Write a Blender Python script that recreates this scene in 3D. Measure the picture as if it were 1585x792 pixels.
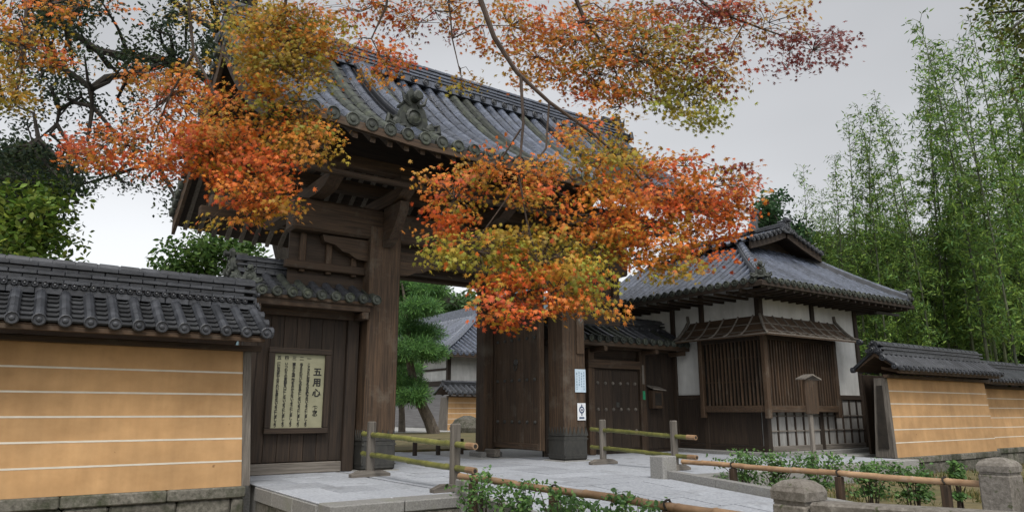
import bpy, math, random
import numpy as np
from mathutils import Vector, Matrix, Euler

for o in list(bpy.data.objects): bpy.data.objects.remove(o)
scene = bpy.context.scene
col = scene.collection
R = math.radians
random.seed(7); rng = np.random.default_rng(11)

# ------------------------------------------------------------------ camera
# X runs along the gate front, Y goes through the gate, z = 0 is the paved gate platform
FPX, CX, CY = 1102.0, 792.5, 396.0            # focal length and centre in pixels of the 1585 wide photograph
PITCH, YAW = math.atan(241/1102.0), R(35.07)
CAM = np.array([0, 0, 1.15])
_fh = np.array([math.sin(YAW), math.cos(YAW), 0]); RT = np.array([math.cos(YAW), -math.sin(YAW), 0])
FW = math.cos(PITCH)*_fh + math.sin(PITCH)*np.array([0, 0, 1.0]); UP = np.cross(RT, FW)
cam = bpy.data.objects.new('camera', bpy.data.cameras.new('camera')); col.objects.link(cam)
cam.location = CAM; cam.rotation_euler = (R(90)+PITCH, 0, -YAW)
cam.data.sensor_width = 36; cam.data.lens = 36*FPX/1585; cam.data.clip_end = 3000; cam.data.clip_start = .05
scene.camera = cam
def at(x, y, d): return CAM + d*(FW + (x-CX)/FPX*RT - (y-CY)/FPX*UP)     # point of the place at depth d in view
def onx(x, y, X): q = at(x, y, 1)-CAM; return CAM + q*X/q[0]
def onz(x, y, z): q = at(x, y, 1)-CAM; return CAM + q*(z-CAM[2])/q[2]

# ------------------------------------------------------------------ sky, sun, exposure (overcast)
SUN_EL, SUN_AZ = R(56), R(208)                # azimuth clockwise from +Y: behind the camera, a little left
w = bpy.data.worlds.new('World'); scene.world = w; w.use_nodes = True
nt = w.node_tree; nt.nodes.clear()
sky = nt.nodes.new('ShaderNodeTexSky'); sky.sky_type = 'NISHITA'; sky.sun_disc = False
sky.sun_elevation = SUN_EL; sky.sun_rotation = SUN_AZ; sky.air_density = 1.0; sky.dust_density = 3.0
hs = nt.nodes.new('ShaderNodeHueSaturation'); hs.inputs['Saturation'].default_value = .12
tc = nt.nodes.new('ShaderNodeTexCoord'); mp = nt.nodes.new('ShaderNodeMapping'); mp.inputs['Scale'].default_value = (1.3, 1.3, 3)
nz = nt.nodes.new('ShaderNodeTexNoise'); nz.inputs['Scale'].default_value = 1.1; nz.inputs['Detail'].default_value = 3
mr = nt.nodes.new('ShaderNodeMapRange'); mr.inputs['From Min'].default_value = .3; mr.inputs['From Max'].default_value = .7
mr.inputs['To Min'].default_value = .84; mr.inputs['To Max'].default_value = 1.12
mul = nt.nodes.new('ShaderNodeMix'); mul.data_type = 'RGBA'; mul.blend_type = 'MULTIPLY'; mul.inputs[0].default_value = 1
bg = nt.nodes.new('ShaderNodeBackground'); bg.inputs['Strength'].default_value = .15
ow = nt.nodes.new('ShaderNodeOutputWorld')
L = nt.links.new
L(sky.outputs[0], hs.inputs['Color']); L(tc.outputs['Generated'], mp.inputs[0]); L(mp.outputs[0], nz.inputs['Vector'])
L(nz.outputs['Fac'], mr.inputs[0]); L(hs.outputs[0], mul.inputs[6]); L(mr.outputs[0], mul.inputs[7]); L(mul.outputs[2], bg.inputs[0]); L(bg.outputs[0], ow.inputs[0])
sl = bpy.data.lights.new('sun', 'SUN'); sl.energy = 1.5; sl.angle = R(16); sl.color = (1, .96, .9)
sun = bpy.data.objects.new('sun', sl); col.objects.link(sun)
sd = Vector((math.sin(SUN_AZ)*math.cos(SUN_EL), math.cos(SUN_AZ)*math.cos(SUN_EL), math.sin(SUN_EL)))
sun.rotation_euler = (-sd).to_track_quat('-Z', 'Y').to_euler()
scene.view_settings.view_transform = 'Standard'; scene.view_settings.look = 'None'
scene.view_settings.exposure = 0.47; scene.view_settings.gamma = 1
scene.cycles.max_bounces = 6; scene.cycles.transparent_max_bounces = 8

# ------------------------------------------------------------------ helpers: meshes
def circ(n, r, a0=0, a1=2*math.pi, closed=True):
    m = n if closed else n-1
    return [(r*math.cos(a0+(a1-a0)*i/m), r*math.sin(a0+(a1-a0)*i/m)) for i in range(n)]
class MB:
    def __init__(s): s.v = []; s.f = []
    def add(s, vs, fs):
        b = len(s.v); s.v += [tuple(map(float, p)) for p in vs]; s.f += [tuple(i+b for i in q) for q in fs]; return s
    def box(s, x0, x1, y0, y1, z0, z1, c=0):
        if x0 > x1: x0, x1 = x1, x0
        if y0 > y1: y0, y1 = y1, y0
        if z0 > z1: z0, z1 = z1, z0
        if c <= 0:
            return s.add([(x, y, z) for z in (z0, z1) for y in (y0, y1) for x in (x0, x1)],
                         [(0, 2, 3, 1), (4, 5, 7, 6), (0, 1, 5, 4), (2, 6, 7, 3), (0, 4, 6, 2), (1, 3, 7, 5)])
        c = min(c, (x1-x0)*.4, (y1-y0)*.4, (z1-z0)*.4)
        X, Y, Z = (x0, x1), (y0, y1), (z0, z1); vs = []; idx = {}
        for i in (0, 1):
            for j in (0, 1):
                for k in (0, 1):
                    for a in range(3):
                        p = [X[i], Y[j], Z[k]]; sg = (1-2*i, 1-2*j, 1-2*k)
                        for b in range(3):
                            if b != a: p[b] += sg[b]*c
                        idx[(i, j, k, a)] = len(vs); vs.append(p)
        fs = []
        for a in range(3):
            o = [b for b in range(3) if b != a]
            for e in (0, 1):
                def K(p, q):
                    t = [0, 0, 0]; t[a] = e; t[o[0]] = p; t[o[1]] = q; return idx[(*t, a)]
                fs.append((K(0, 0), K(1, 0), K(1, 1), K(0, 1)))
        for a in range(3):
            o = [b for b in range(3) if b != a]
            for p in (0, 1):
                for q in (0, 1):
                    def E(e, ax):
                        t = [0, 0, 0]; t[a] = e; t[o[0]] = p; t[o[1]] = q; return idx[(*t, ax)]
                    fs.append((E(0, o[0]), E(1, o[0]), E(1, o[1]), E(0, o[1])))
        for i in (0, 1):
            for j in (0, 1):
                for k in (0, 1): fs.append(tuple(idx[(i, j, k, a)] for a in range(3)))
        return s.add(vs, fs)
    def hexa(s, p8):                          # eight corners: bottom ring of four, top ring of four
        return s.add(p8, [(3, 2, 1, 0), (4, 5, 6, 7), (0, 1, 5, 4), (1, 2, 6, 5), (2, 3, 7, 6), (3, 0, 4, 7)])
    def tube(s, pts, rad, n=8, caps=True):
        pts = [np.array(p, float) for p in pts]
        if not hasattr(rad, '__len__'): rad = [rad]*len(pts)
        u = None; vs = []
        for i, p in enumerate(pts):
            t = pts[min(i+1, len(pts)-1)]-pts[max(i-1, 0)]; t = t/(np.linalg.norm(t)+1e-9)
            if u is None:
                u = np.cross(t, (0, 0, 1.0)); 
                if np.linalg.norm(u) < 1e-3: u = np.array([1.0, 0, 0])
            u = u-t*(u@t); u /= np.linalg.norm(u)+1e-9; q = np.cross(t, u)
            for k in range(n):
                a = 2*math.pi*k/n; vs.append(p+rad[i]*(math.cos(a)*u+math.sin(a)*q))
        fs = [(i*n+k, i*n+(k+1) % n, (i+1)*n+(k+1) % n, (i+1)*n+k) for i in range(len(pts)-1) for k in range(n)]
        if caps: fs += [tuple(range(n-1, -1, -1)), tuple((len(pts)-1)*n+k for k in range(n))]
        return s.add(vs, fs)
    def lathe(s, prof, n=12, axis='z', o=(0, 0, 0)):   # prof: (radius, height) pairs
        vs = []
        for r, h in prof:
            for k in range(n):
                a = 2*math.pi*k/n; c, d = r*math.cos(a), r*math.sin(a)
                p = (c, d, h) if axis == 'z' else ((c, h, d) if axis == 'y' else (h, c, d))
                vs.append(tuple(p[i]+o[i] for i in range(3)))
        m = len(prof)
        fs = [(i*n+k, i*n+(k+1) % n, (i+1)*n+(k+1) % n, (i+1)*n+k) for i in range(m-1) for k in range(n)]
        fs += [tuple(range(n-1, -1, -1)), tuple((m-1)*n+k for k in range(n))]
        return s.add(vs, fs)
    def prism(s, poly, fn0, fn1):             # a 2D outline carried to two planes by fn0 / fn1
        n = len(poly); vs = [fn0(*p) for p in poly]+[fn1(*p) for p in poly]
        return s.add(vs, [tuple(range(n)), tuple(range(2*n-1, n-1, -1))]+[(i, i+n, (i+1) % n+n, (i+1) % n) for i in range(n)])
    def grid(s, P):                           # rows of points
        n = len(P[0]); vs = [p for r in P for p in r]
        return s.add(vs, [(i*n+j, i*n+j+1, (i+1)*n+j+1, (i+1)*n+j) for i in range(len(P)-1) for j in range(n-1)])
    def mesh(s, name, mat=None, smooth=False, off=(0, 0, 0)):
        me = bpy.data.meshes.new(name)
        me.from_pydata([(p[0]-off[0], p[1]-off[1], p[2]-off[2]) for p in s.v], [], s.f)
        if mat: me.materials.append(mat)
        if smooth: me.shade_smooth(); me.set_sharp_from_angle(angle=R(24))
        me.update(); return me
WL = {}
def link(o, parent, loc):
    col.objects.link(o); pl = (0, 0, 0)
    if parent is not None: o.parent = parent; pl = WL[parent]
    WL[o] = tuple(loc); o.location = tuple(loc[i]-pl[i] for i in range(3)); return o
def tag(o, label=None, cat=None, group=None, kind=None):
    for k, v in (('label', label), ('category', cat), ('group', group), ('kind', kind)):
        if v: o[k] = v
    return o
def thing(name, loc, label, cat, group=None): return tag(link(bpy.data.objects.new(name, None), None, loc), label, cat, group)
def part(name, mb, mat, parent=None, smooth=False, loc=None):
    a = np.array(mb.v); c = loc if loc is not None else tuple((a.min(0)[i]+a.max(0)[i])/2 for i in range(2))+(a.min(0)[2],)
    me = mb.mesh(name, mat, smooth, c)
    if smooth:
        try: me.set_sharp_from_angle(angle=R(38))
        except Exception: pass
    return link(bpy.data.objects.new(name, me), parent, c)
def inst(name, me, parent, loc, rot=0, scale=None):
    o = link(bpy.data.objects.new(name, me), parent, loc)
    if hasattr(rot, '__len__'): o.rotation_euler = rot
    elif rot: o.rotation_euler = (0, 0, rot)
    if scale: o.scale = scale
    return o
def bx(name, mat, parent, x0, x1, y0, y1, z0, z1, c=.012): return part(name, MB().box(x0, x1, y0, y1, z0, z1, c), mat, parent)

# ------------------------------------------------------------------ helpers: materials
def mk(name, c1, c2, scale=(6, 6, 6), rough=.8, bump=.3, c3=None, c3s=1.2, c3lo=.5, spec=.4, detail=6, bd=.01, sp=None, var=.25, streak=None):
    m = bpy.data.materials.new(name); m.use_nodes = True; t = m.node_tree; b = t.nodes['Principled BSDF']; ln = t.links.new
    tc = t.nodes.new('ShaderNodeTexCoord'); oi = t.nodes.new('ShaderNodeObjectInfo')
    ml = t.nodes.new('ShaderNodeMath'); ml.operation = 'MULTIPLY'; ml.inputs[1].default_value = 37; ln(oi.outputs['Random'], ml.inputs[0])
    ad = t.nodes.new('ShaderNodeVectorMath'); ln(tc.outputs['Object'], ad.inputs[0]); ln(ml.outputs[0], ad.inputs[1])
    mp = t.nodes.new('ShaderNodeMapping'); mp.inputs['Scale'].default_value = scale; ln(ad.outputs[0], mp.inputs[0])
    n = t.nodes.new('ShaderNodeTexNoise'); n.inputs['Scale'].default_value = 1; n.inputs['Detail'].default_value = detail; n.inputs['Roughness'].default_value = .65; ln(mp.outputs[0], n.inputs['Vector'])
    r = t.nodes.new('ShaderNodeValToRGB'); r.color_ramp.elements[0].position = .32; r.color_ramp.elements[1].position = .7
    r.color_ramp.elements[0].color = (*c1, 1); r.color_ramp.elements[1].color = (*c2, 1); ln(n.outputs['Fac'], r.inputs[0]); out = r.outputs[0]
    if c3:
        n2 = t.nodes.new('ShaderNodeTexNoise'); n2.inputs['Scale'].default_value = c3s; n2.inputs['Detail'].default_value = 7; n2.inputs['Roughness'].default_value = .7; ln(ad.outputs[0], n2.inputs['Vector'])
        r2 = t.nodes.new('ShaderNodeMapRange'); r2.inputs[1].default_value = c3lo; r2.inputs[2].default_value = c3lo+.18; ln(n2.outputs['Fac'], r2.inputs[0])
        mx = t.nodes.new('ShaderNodeMix'); mx.data_type = 'RGBA'; mx.inputs[7].default_value = (*c3, 1); ln(r2.outputs[0], mx.inputs[0]); ln(out, mx.inputs[6]); out = mx.outputs[2]
    if sp:                                    # small dark specks
        v = t.nodes.new('ShaderNodeTexNoise'); v.inputs['Scale'].default_value = sp[0]; v.inputs['Detail'].default_value = 3; ln(ad.outputs[0], v.inputs['Vector'])
        r3 = t.nodes.new('ShaderNodeMapRange'); r3.inputs[1].default_value = sp[1]; r3.inputs[2].default_value = sp[1]+.06; ln(v.outputs['Fac'], r3.inputs[0])
        mx = t.nodes.new('ShaderNodeMix'); mx.data_type = 'RGBA'; mx.inputs[7].default_value = (*sp[2], 1); ln(r3.outputs[0], mx.inputs[0]); ln(out, mx.inputs[6]); out = mx.outputs[2]
    if streak:                                # rain streaks and faded patches
        for sc_, lo, hi in (((5, 5, .4), .90, 1.06), ((.8, .8, 1.6), .84, 1.1), ((17, 17, 2.5), .97, 1.02)):
            m3 = t.nodes.new('ShaderNodeMapping'); m3.inputs['Scale'].default_value = sc_; ln(ad.outputs[0], m3.inputs[0])
            n3 = t.nodes.new('ShaderNodeTexNoise'); n3.inputs['Scale'].default_value = 1; n3.inputs['Detail'].default_value = 5; ln(m3.outputs[0], n3.inputs['Vector'])
            r3 = t.nodes.new('ShaderNodeMapRange'); r3.inputs[1].default_value = .3; r3.inputs[2].default_value = .7; r3.inputs[3].default_value = lo; r3.inputs[4].default_value = hi; ln(n3.outputs['Fac'], r3.inputs[0])
            mx = t.nodes.new('ShaderNodeMix'); mx.data_type = 'RGBA'; mx.blend_type = 'MULTIPLY'; mx.inputs[0].default_value = 1; ln(out, mx.inputs[6]); ln(r3.outputs[0], mx.inputs[7]); out = mx.outputs[2]
    if var:                                   # piece to piece variation
        rr = t.nodes.new('ShaderNodeMapRange'); rr.inputs[3].default_value = 1-var; rr.inputs[4].default_value = 1+var; ln(oi.outputs['Random'], rr.inputs[0])
        mx = t.nodes.new('ShaderNodeMix'); mx.data_type = 'RGBA'; mx.blend_type = 'MULTIPLY'; mx.inputs[0].default_value = 1; ln(out, mx.inputs[6]); ln(rr.outputs[0], mx.inputs[7]); out = mx.outputs[2]
    ln(out, b.inputs['Base Color']); b.inputs['Roughness'].default_value = rough; b.inputs['Specular IOR Level'].default_value = spec
    if bump:
        bp = t.nodes.new('ShaderNodeBump'); bp.inputs['Strength'].default_value = bump; bp.inputs['Distance'].default_value = bd; ln(n.outputs['Fac'], bp.inputs['Height']); ln(bp.outputs[0], b.inputs['Normal'])
    return m
def plain(name, c, rough=.6, metal=0): return mk(name, tuple(x*.85 for x in c), tuple(x*1.1 for x in c), (9, 9, 9), rough, .1, var=.05)
WA, WB, WG = (.018, .011, .006), (.085, .05, .027), (.088, .07, .052)
M = {}
for ax, sc in (('x', (1.2, 26, 26)), ('y', (26, 1.2, 26)), ('z', (26, 26, 1.2))):
    M['wood_'+ax] = mk('wood_'+ax, WA, WB, sc, .75, .5, c3=WG, c3s=1.7, c3lo=.54)
    M['dwood_'+ax] = mk('dark_wood_'+ax, (.011, .007, .0045), (.044, .028, .017), sc, .75, .5, c3=(.06, .05, .04), c3s=1.3, c3lo=.62)
    M['gwood_'+ax] = mk('grey_wood_'+ax, (.07, .06, .05), (.19, .17, .145), sc, .85, .5)
M['tile'] = mk('roof_tile', (.02, .022, .026), (.055, .058, .066), (5, 5, 5), .38, .25, c3=(.075, .08, .07), c3s=3, c3lo=.62, spec=.5, var=.3)
M['tile_l'] = mk('blue_sheen_roof_tile', (.035, .042, .056), (.10, .115, .155), (5, 5, 5), .26, .2, c3=(.13, .135, .135), c3s=3, c3lo=.6, spec=.85, var=.3)  # bluish sky sheen is partly mixed into the base colour
M['tile_m'] = mk('mossy_roof_tile', (.02, .023, .02), (.055, .062, .05), (7, 7, 7), .6, .4, c3=(.075, .085, .055), c3s=5, c3lo=.52, var=.3)
M['tile_p'] = mk('pan_tile', (.016, .017, .019), (.042, .044, .047), (5, 5, 5), .62, .3, c3=(.06, .065, .055), c3s=4, c3lo=.6, spec=.35, var=.35)
M['ochre'] = mk('ochre_plaster', (.40, .235, .105), (.49, .298, .14), (2.2, 2.2, 3), .9, .12, c3=(.36, .215, .098), c3s=.9, c3lo=.57, sp=(5.5, .735, (.20, .11, .05)), var=0, streak=1)
M['stripe'] = mk('white_stripe', (.50, .46, .38), (.64, .60, .52), (6, 30, 30), .9, .1, var=.04)
M['white'] = mk('white_plaster', (.46, .46, .44), (.58, .58, .56), (3, 3, 1), .9, .08, c3=(.40, .395, .37), c3s=1.1, c3lo=.6, var=.03, streak=1)
M['granite'] = mk('granite', (.15, .147, .14), (.28, .275, .26), (40, 40, 40), .85, .25, c3=(.20, .20, .165), c3s=1.8, c3lo=.55, sp=(70, .62, (.10, .10, .10)), var=.15)
M['slab'] = mk('paving_slab', (.22, .235, .26), (.40, .415, .445), (22, 22, 22), .7, .2, c3=(.17, .175, .18), c3s=1.6, c3lo=.55, var=.14)
M['oldstone'] = mk('old_stone', (.06, .056, .045), (.19, .178, .15), (16, 16, 16), .95, .6, c3=(.03, .036, .017), c3s=2.2, c3lo=.47, bd=.02, var=.2)
M['lichen'] = mk('lichen_stone', (.10, .088, .072), (.22, .20, .175), (20, 20, 20), .95, .7, c3=(.30, .28, .245), c3s=6, c3lo=.57, bd=.02, sp=(9, .62, (.07, .075, .04)), var=.1)
M['moss'] = mk('moss_ground', (.06, .055, .022), (.17, .13, .062), (2, 2, 2), 1, .7, c3=(.08, .09, .03), c3s=.7, c3lo=.5, bd=.05, var=0)
M['soil'] = mk('soil', (.10, .085, .055), (.22, .19, .125), (3, 3, 3), 1, .7, c3=(.09, .11, .04), c3s=.8, c3lo=.5, bd=.05, var=0)
M['gravel'] = mk('gravel', (.22, .22, .21), (.36, .36, .35), (30, 30, 30), .95, .5, var=0)
M['iron'] = mk('dark_iron', (.014, .014, .012), (.042, .040, .033), (12, 12, 6), .6, .3, c3=(.055, .058, .048), c3s=4, c3lo=.6, spec=.6)
M['bamboo_g'] = mk('green_bamboo', (.07, .075, .02), (.20, .195, .055), (5, 5, 5), .45, .1, c3=(.30, .23, .10), c3s=3, c3lo=.6)
M['bamboo_o'] = mk('dry_bamboo', (.18, .105, .055), (.34, .22, .125), (5, 3, 5), .5, .15, c3=(.30, .24, .19), c3s=4, c3lo=.55)
M['bamboo_l'] = mk('living_bamboo', (.03, .04, .015), (.075, .09, .035), (2, 2, 1), .6, .1, c3=(.07, .068, .045), c3s=2, c3lo=.58)
M['culm_d'] = mk('dark_bamboo', (.03, .04, .02), (.09, .10, .05), (2, 2, 1), .6, .1)
M['bark'] = mk('bark', (.014, .012, .01), (.045, .038, .03), (9, 9, 3), .95, .8, bd=.03, var=.1)
M['bark_m'] = mk('maple_bark', (.035, .025, .02), (.09, .065, .05), (20, 20, 8), .9, .5, var=.1)
M['pinebark'] = mk('pine_bark', (.06, .05, .04), (.17, .14, .11), (6, 6, 3), .95, .8, bd=.03, var=.1)
M['paper'] = mk('notice_paper', (.23, .225, .145), (.30, .29, .19), (3, 3, 3), .8, 0, var=0)
M['notice_b'] = mk('blue_notice', (.42, .52, .60), (.52, .62, .70), (6, 6, 6), .5, 0, var=0)
M['notice_w'] = mk('white_notice', (.58, .60, .62), (.70, .72, .74), (6, 6, 6), .5, 0, var=0)
M['ink'] = plain('black_ink', (.012, .012, .011)); M['ink_b'] = plain('blue_ink', (.03, .05, .11)); M['ink_g'] = plain('green_ink', (.02, .22, .10)); M['ink_f'] = plain('faded_ink', (.22, .31, .40))
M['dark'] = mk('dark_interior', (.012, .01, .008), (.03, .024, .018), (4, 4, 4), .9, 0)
M['paleboard'] = mk('pale_weathered_board', (.17, .165, .155), (.30, .295, .28), (20, 20, 2), .9, .3, c3=(.13, .12, .10), c3s=1.5, c3lo=.55)
M['hill'] = mk('haze_blue_hill', (.05, .085, .10), (.10, .145, .16), (.05, .05, .05), 1, 0, var=0)  # blue of distant haze is put into the hill's own colour
M['wallgrey'] = mk('grey_board_wall', (.13, .125, .125), (.22, .215, .215), (.6, .6, 14), .9, .2, var=.05)
def leafmat(name, trans=.4, rough=.55):
    m = bpy.data.materials.new(name); m.use_nodes = True; t = m.node_tree; b = t.nodes['Principled BSDF']; ln = t.links.new
    a = t.nodes.new('ShaderNodeAttribute'); a.attribute_name = 'Col'
    tr = t.nodes.new('ShaderNodeBsdfTranslucent'); mx = t.nodes.new('ShaderNodeMixShader'); mx.inputs[0].default_value = trans
    ln(a.outputs['Color'], b.inputs['Base Color']); ln(a.outputs['Color'], tr.inputs['Color']); b.inputs['Roughness'].default_value = rough; b.inputs['Specular IOR Level'].default_value = .3
    ln(b.outputs[0], mx.inputs[1]); ln(tr.outputs[0], mx.inputs[2]); ln(mx.outputs[0], t.nodes['Material Output'].inputs[0]); return m
M['leaf'] = leafmat('leaf'); M['mleaf'] = leafmat('maple_leaf', .34)

# ------------------------------------------------------------------ helpers: leaves in numpy
def rotmats(nrm, spin):
    nrm = nrm/(np.linalg.norm(nrm, axis=1, keepdims=True)+1e-9)
    ref = np.where(np.abs(nrm[:, 2:3]) > .9, np.array([[1., 0, 0]]), np.array([[0, 0, 1.]]))
    u = np.cross(ref, nrm); u /= np.linalg.norm(u, axis=1, keepdims=True); v = np.cross(nrm, u)
    c, s = np.cos(spin)[:, None], np.sin(spin)[:, None]
    return np.stack([u*c+v*s, -u*s+v*c, nrm], axis=2)          # columns: leaf x, leaf y, leaf normal
def leafmesh(name, base, faces, pos, nrm, spin, size, cols, mat):
    base = np.array(base, float); N, k = len(pos), len(base); Rm = rotmats(nrm, spin)
    V = (np.einsum('nij,kj->nki', Rm, base)*size[:, None, None]+pos[:, None, :]).reshape(-1, 3)
    F = np.array(faces); nf, fl = F.shape
    A = (F[None]+(np.arange(N)*k)[:, None, None]).reshape(-1)
    me = bpy.data.meshes.new(name); me.vertices.add(N*k); me.vertices.foreach_set('co', V.ravel())
    me.loops.add(len(A)); me.loops.foreach_set('vertex_index', A.astype(np.int32))
    me.polygons.add(N*nf); me.polygons.foreach_set('loop_start', (np.arange(N*nf)*fl).astype(np.int32))
    at_ = me.attributes.new('Col', 'FLOAT_COLOR', 'POINT')
    C4 = np.concatenate([np.repeat(cols, k, axis=0), np.ones((N*k, 1))], axis=1); at_.data.foreach_set('color', C4.ravel())
    me.materials.append(mat); me.update(); me.validate(); return me
def star(n=7):
    rim = []
    L_ = [.45, .72, .92, 1.0, .92, .72, .45]
    for i in range(n):
        a = R(-90)+R(38)+(i)*(2*math.pi-R(76))/(n-1); l = L_[i]
        rim.append((l*math.cos(a), l*math.sin(a), -.12*l))
        if i < n-1:
            a2 = a+(2*math.pi-R(76))/(n-1)/2; rim.append((.36*math.cos(a2), .36*math.sin(a2), .02))
    rim.append((0, -.18, 0))
    vs = [(0, 0, .03)]+rim; fs = [(0, i, i % len(rim)+1) for i in range(1, len(rim)+1)]
    return vs, fs
STAR = star()
QUAD = ([(-.5, -.5, 0), (.5, -.5, .05), (.5, .5, 0), (-.5, .5, .05)], [(0, 1, 2, 3)])
OVAL = ([(0, -.6, 0), (.33, -.15, .06), (.28, .25, .06), (0, .62, -.05), (-.28, .25, .06), (-.33, -.15, .06)], [(0, 1, 2, 3), (0, 3, 4, 5)])
BLADE = ([(0, 0, 0), (.09, .35, .02), (0, 1, -.1), (-.09, .35, .02)], [(0, 1, 2, 3)])
def colmix(cs, n, jit=.18):
    cs = np.array(cs, float); i = rng.integers(0, len(cs), n); t = rng.random((n, 1))*.5; j = rng.integers(0, len(cs), n)
    return np.clip((cs[i]*(1-t)+cs[j]*t)*(1+jit*rng.standard_normal((n, 1))), .004, .95)
def cloud(centres, radii, n, sig=.55):         # points in clumps round given centres
    c = np.array(centres); r = np.array(radii)
    if r.ndim == 1: r = np.stack([r, r, r*.7], axis=1)
    i = rng.integers(0, len(c), n); return c[i]+r[i]*np.clip(rng.standard_normal((n, 3))*sig, -1.1, 1.1), i

# ------------------------------------------------------------------ helpers: tiled roofs
def ROT(a): return Matrix.Rotation(a, 3, 'Z')
def tang(prof, d):
    e = .02; return np.array([0, 2*e, prof(d+e)-prof(d-e)])/math.hypot(2*e, prof(d+e)-prof(d-e))
def rowmesh(prof, d0, d1, r, tl, mat, n=7):    # one run of half-round cover tiles, stepped at every joint
    mb = MB(); N = max(1, round((d1-d0)/tl)); P = []
    for i in range(N):
        for f, k in ((0, 1.0), (.93, .97), (1.0, .955)):
            d = d0+(i+f)*(d1-d0)/N; t = tang(prof, d); nn = np.array([0, -t[2], t[1]]); o = np.array([0, d, prof(d)])
            P.append([o+np.array([r*k*c, 0, 0])+nn*(r*k*s_) for c, s_ in circ(n, 1, R(-25), R(205), False)])
    mb.grid(P); return mb.mesh('cover_tile_row', mat, True)
def panmesh(prof, d0, d1, wd, tl, mat, lip=.0):  # one run of dished pan tiles between two cover rows
    mb = MB(); N = max(1, round((d1-d0)/tl)); P = []
    xs = [(-.5, .02), (-.25, -.012), (.25, -.012), (.5, .02)]
    for i in range(N):
        for f, u in ((0, .024), (.995, .0)):
            d = d0+(i+f)*(d1-d0)/N; t = tang(prof, d); nn = np.array([0, -t[2], t[1]]); o = np.array([0, d, prof(d)])
            P.append([o+np.array([x*wd, 0, 0])+nn*(h+u) for x, h in xs])
    if lip:
        P.insert(0, [p+np.array([0, .004, -lip*(1 if i in (1, 2) else .6)]) for i, p in enumerate(P[0])])
    mb.grid(P); return mb.mesh('pan_tile_row', mat)
def discmesh(r, mat):                          # round end tile with rim and boss, facing local -y
    return MB().lathe([(r*.9, .07), (r, .05), (r, -.035), (r*.86, -.045), (r*.8, -.026), (r*.45, -.024), (r*.36, -.046), (r*.1, -.052)], 14, 'y').mesh('eave_tile', mat, False)
def cap_tiles(parent, p0, p1, r, tl, mat, name='ridge_tile'):
    p0, p1 = np.array(p0, float), np.array(p1, float); n = max(1, round(np.linalg.norm(p1-p0)/tl)); v = (p1-p0)/n; ln = np.linalg.norm(v)
    mb = MB(); P = []
    for f, k in ((0, 1.0), (.88, .95), (.9, .86), (1.06, .85)):
        P.append([(r*k*c, f*ln, r*k*s_) for c, s_ in circ(7, 1, R(-20), R(200), False)])
    mb.grid(P); mb.add(P[0], [tuple(range(7))]); me = mb.mesh(name, mat, False)
    for i in range(n):
        q = p0+v*i; o = inst(name, me, parent, q); o.rotation_euler = Vector(v).to_track_quat('Y', 'Z').to_euler()
def ridge(parent, ax, c, a0, a1, z0, layers, capr, mat, tl=.3, seg=.36):   # courses of flat ridge tiles and a row of round caps
    z = z0
    for k, (wd, h) in enumerate(layers):
        n = max(1, round((a1-a0)/seg)); e = (a1-a0)/n; o = e*.5*(k % 2)
        mb = MB().box(-e*.492, e*.492, -wd/2, wd/2, 0, h*.95, .008) if ax == 'x' else MB().box(-wd/2, wd/2, -e*.492, e*.492, 0, h*.95, .008)
        me = mb.mesh('ridge_course_tile', mat)
        for i in range(n-(k % 2)):
            u = a0+e*(i+.5)+o; inst('ridge_course_tile', me, parent, ((u, c, z) if ax == 'x' else (c, u, z)), random.uniform(-.012, .012))
        z += h
    if ax == 'x': cap_tiles(parent, (a0, c, z), (a1, c, z), capr, tl, mat)
    else: cap_tiles(parent, (c, a0, z), (c, a1, z), capr, tl, mat)
    return z+capr
ONI = [(-.36, 0), (-.52, .05), (-.56, .2), (-.44, .3), (-.38, .26), (-.42, .17), (-.36, .16), (-.33, .38), (-.26, .56), (-.13, .66), (-.16, .86), (-.08, 1.0), (0, .93)]
ONI = ONI+[(-x, y) for x, y in ONI[-2::-1]]
def onimesh(s_, mat):                          # ridge end ornament: scrolled shield with horns, boss and roll
    mb = MB(); mb.prism(ONI, lambda x, y: (x*s_, -.07*s_, y*s_), lambda x, y: (x*s_, .1*s_, y*s_))
    mb.lathe([(.2*s_, .0), (.2*s_, -.1*s_), (.15*s_, -.13*s_), (.13*s_, -.09*s_), (.05*s_, -.12*s_)], 12, 'y', (0, 0, .34*s_))
    for sx in (-1, 1):                         # scrolling fins
        mb.tube([(sx*.2*s_, -.06*s_, .1*s_), (sx*.42*s_, -.08*s_, .02*s_), (sx*.62*s_, -.08*s_, .1*s_), (sx*.6*s_, -.08*s_, .26*s_), (sx*.48*s_, -.08*s_, .22*s_)], [.06*s_, .075*s_, .07*s_, .055*s_, .03*s_], 6)
        mb.tube([(sx*.1*s_, -.06*s_, .6*s_), (sx*.24*s_, -.08*s_, .68*s_), (sx*.3*s_, -.08*s_, .86*s_)], [.05*s_, .04*s_, .015*s_], 6)
    mb.lathe([(.11*s_, .6*s_), (.11*s_, -.26*s_), (.12*s_, -.27*s_), (.08*s_, -.3*s_)], 12, 'y', (0, 0, .78*s_))
    for sx in (-1, 1): mb.lathe([(.1*s_, 0), (.11*s_, -.1*s_), (.05*s_, -.13*s_)], 10, 'y', (sx*.4*s_, 0, .14*s_))
    return mb.mesh('ridge_end_ornament', mat)
def straight(H, D): return lambda d: H*d/D
def sag(H, D, k=.28): return lambda d: H*((1-k)*(d/D)+k*(d/D)**2)
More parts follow.
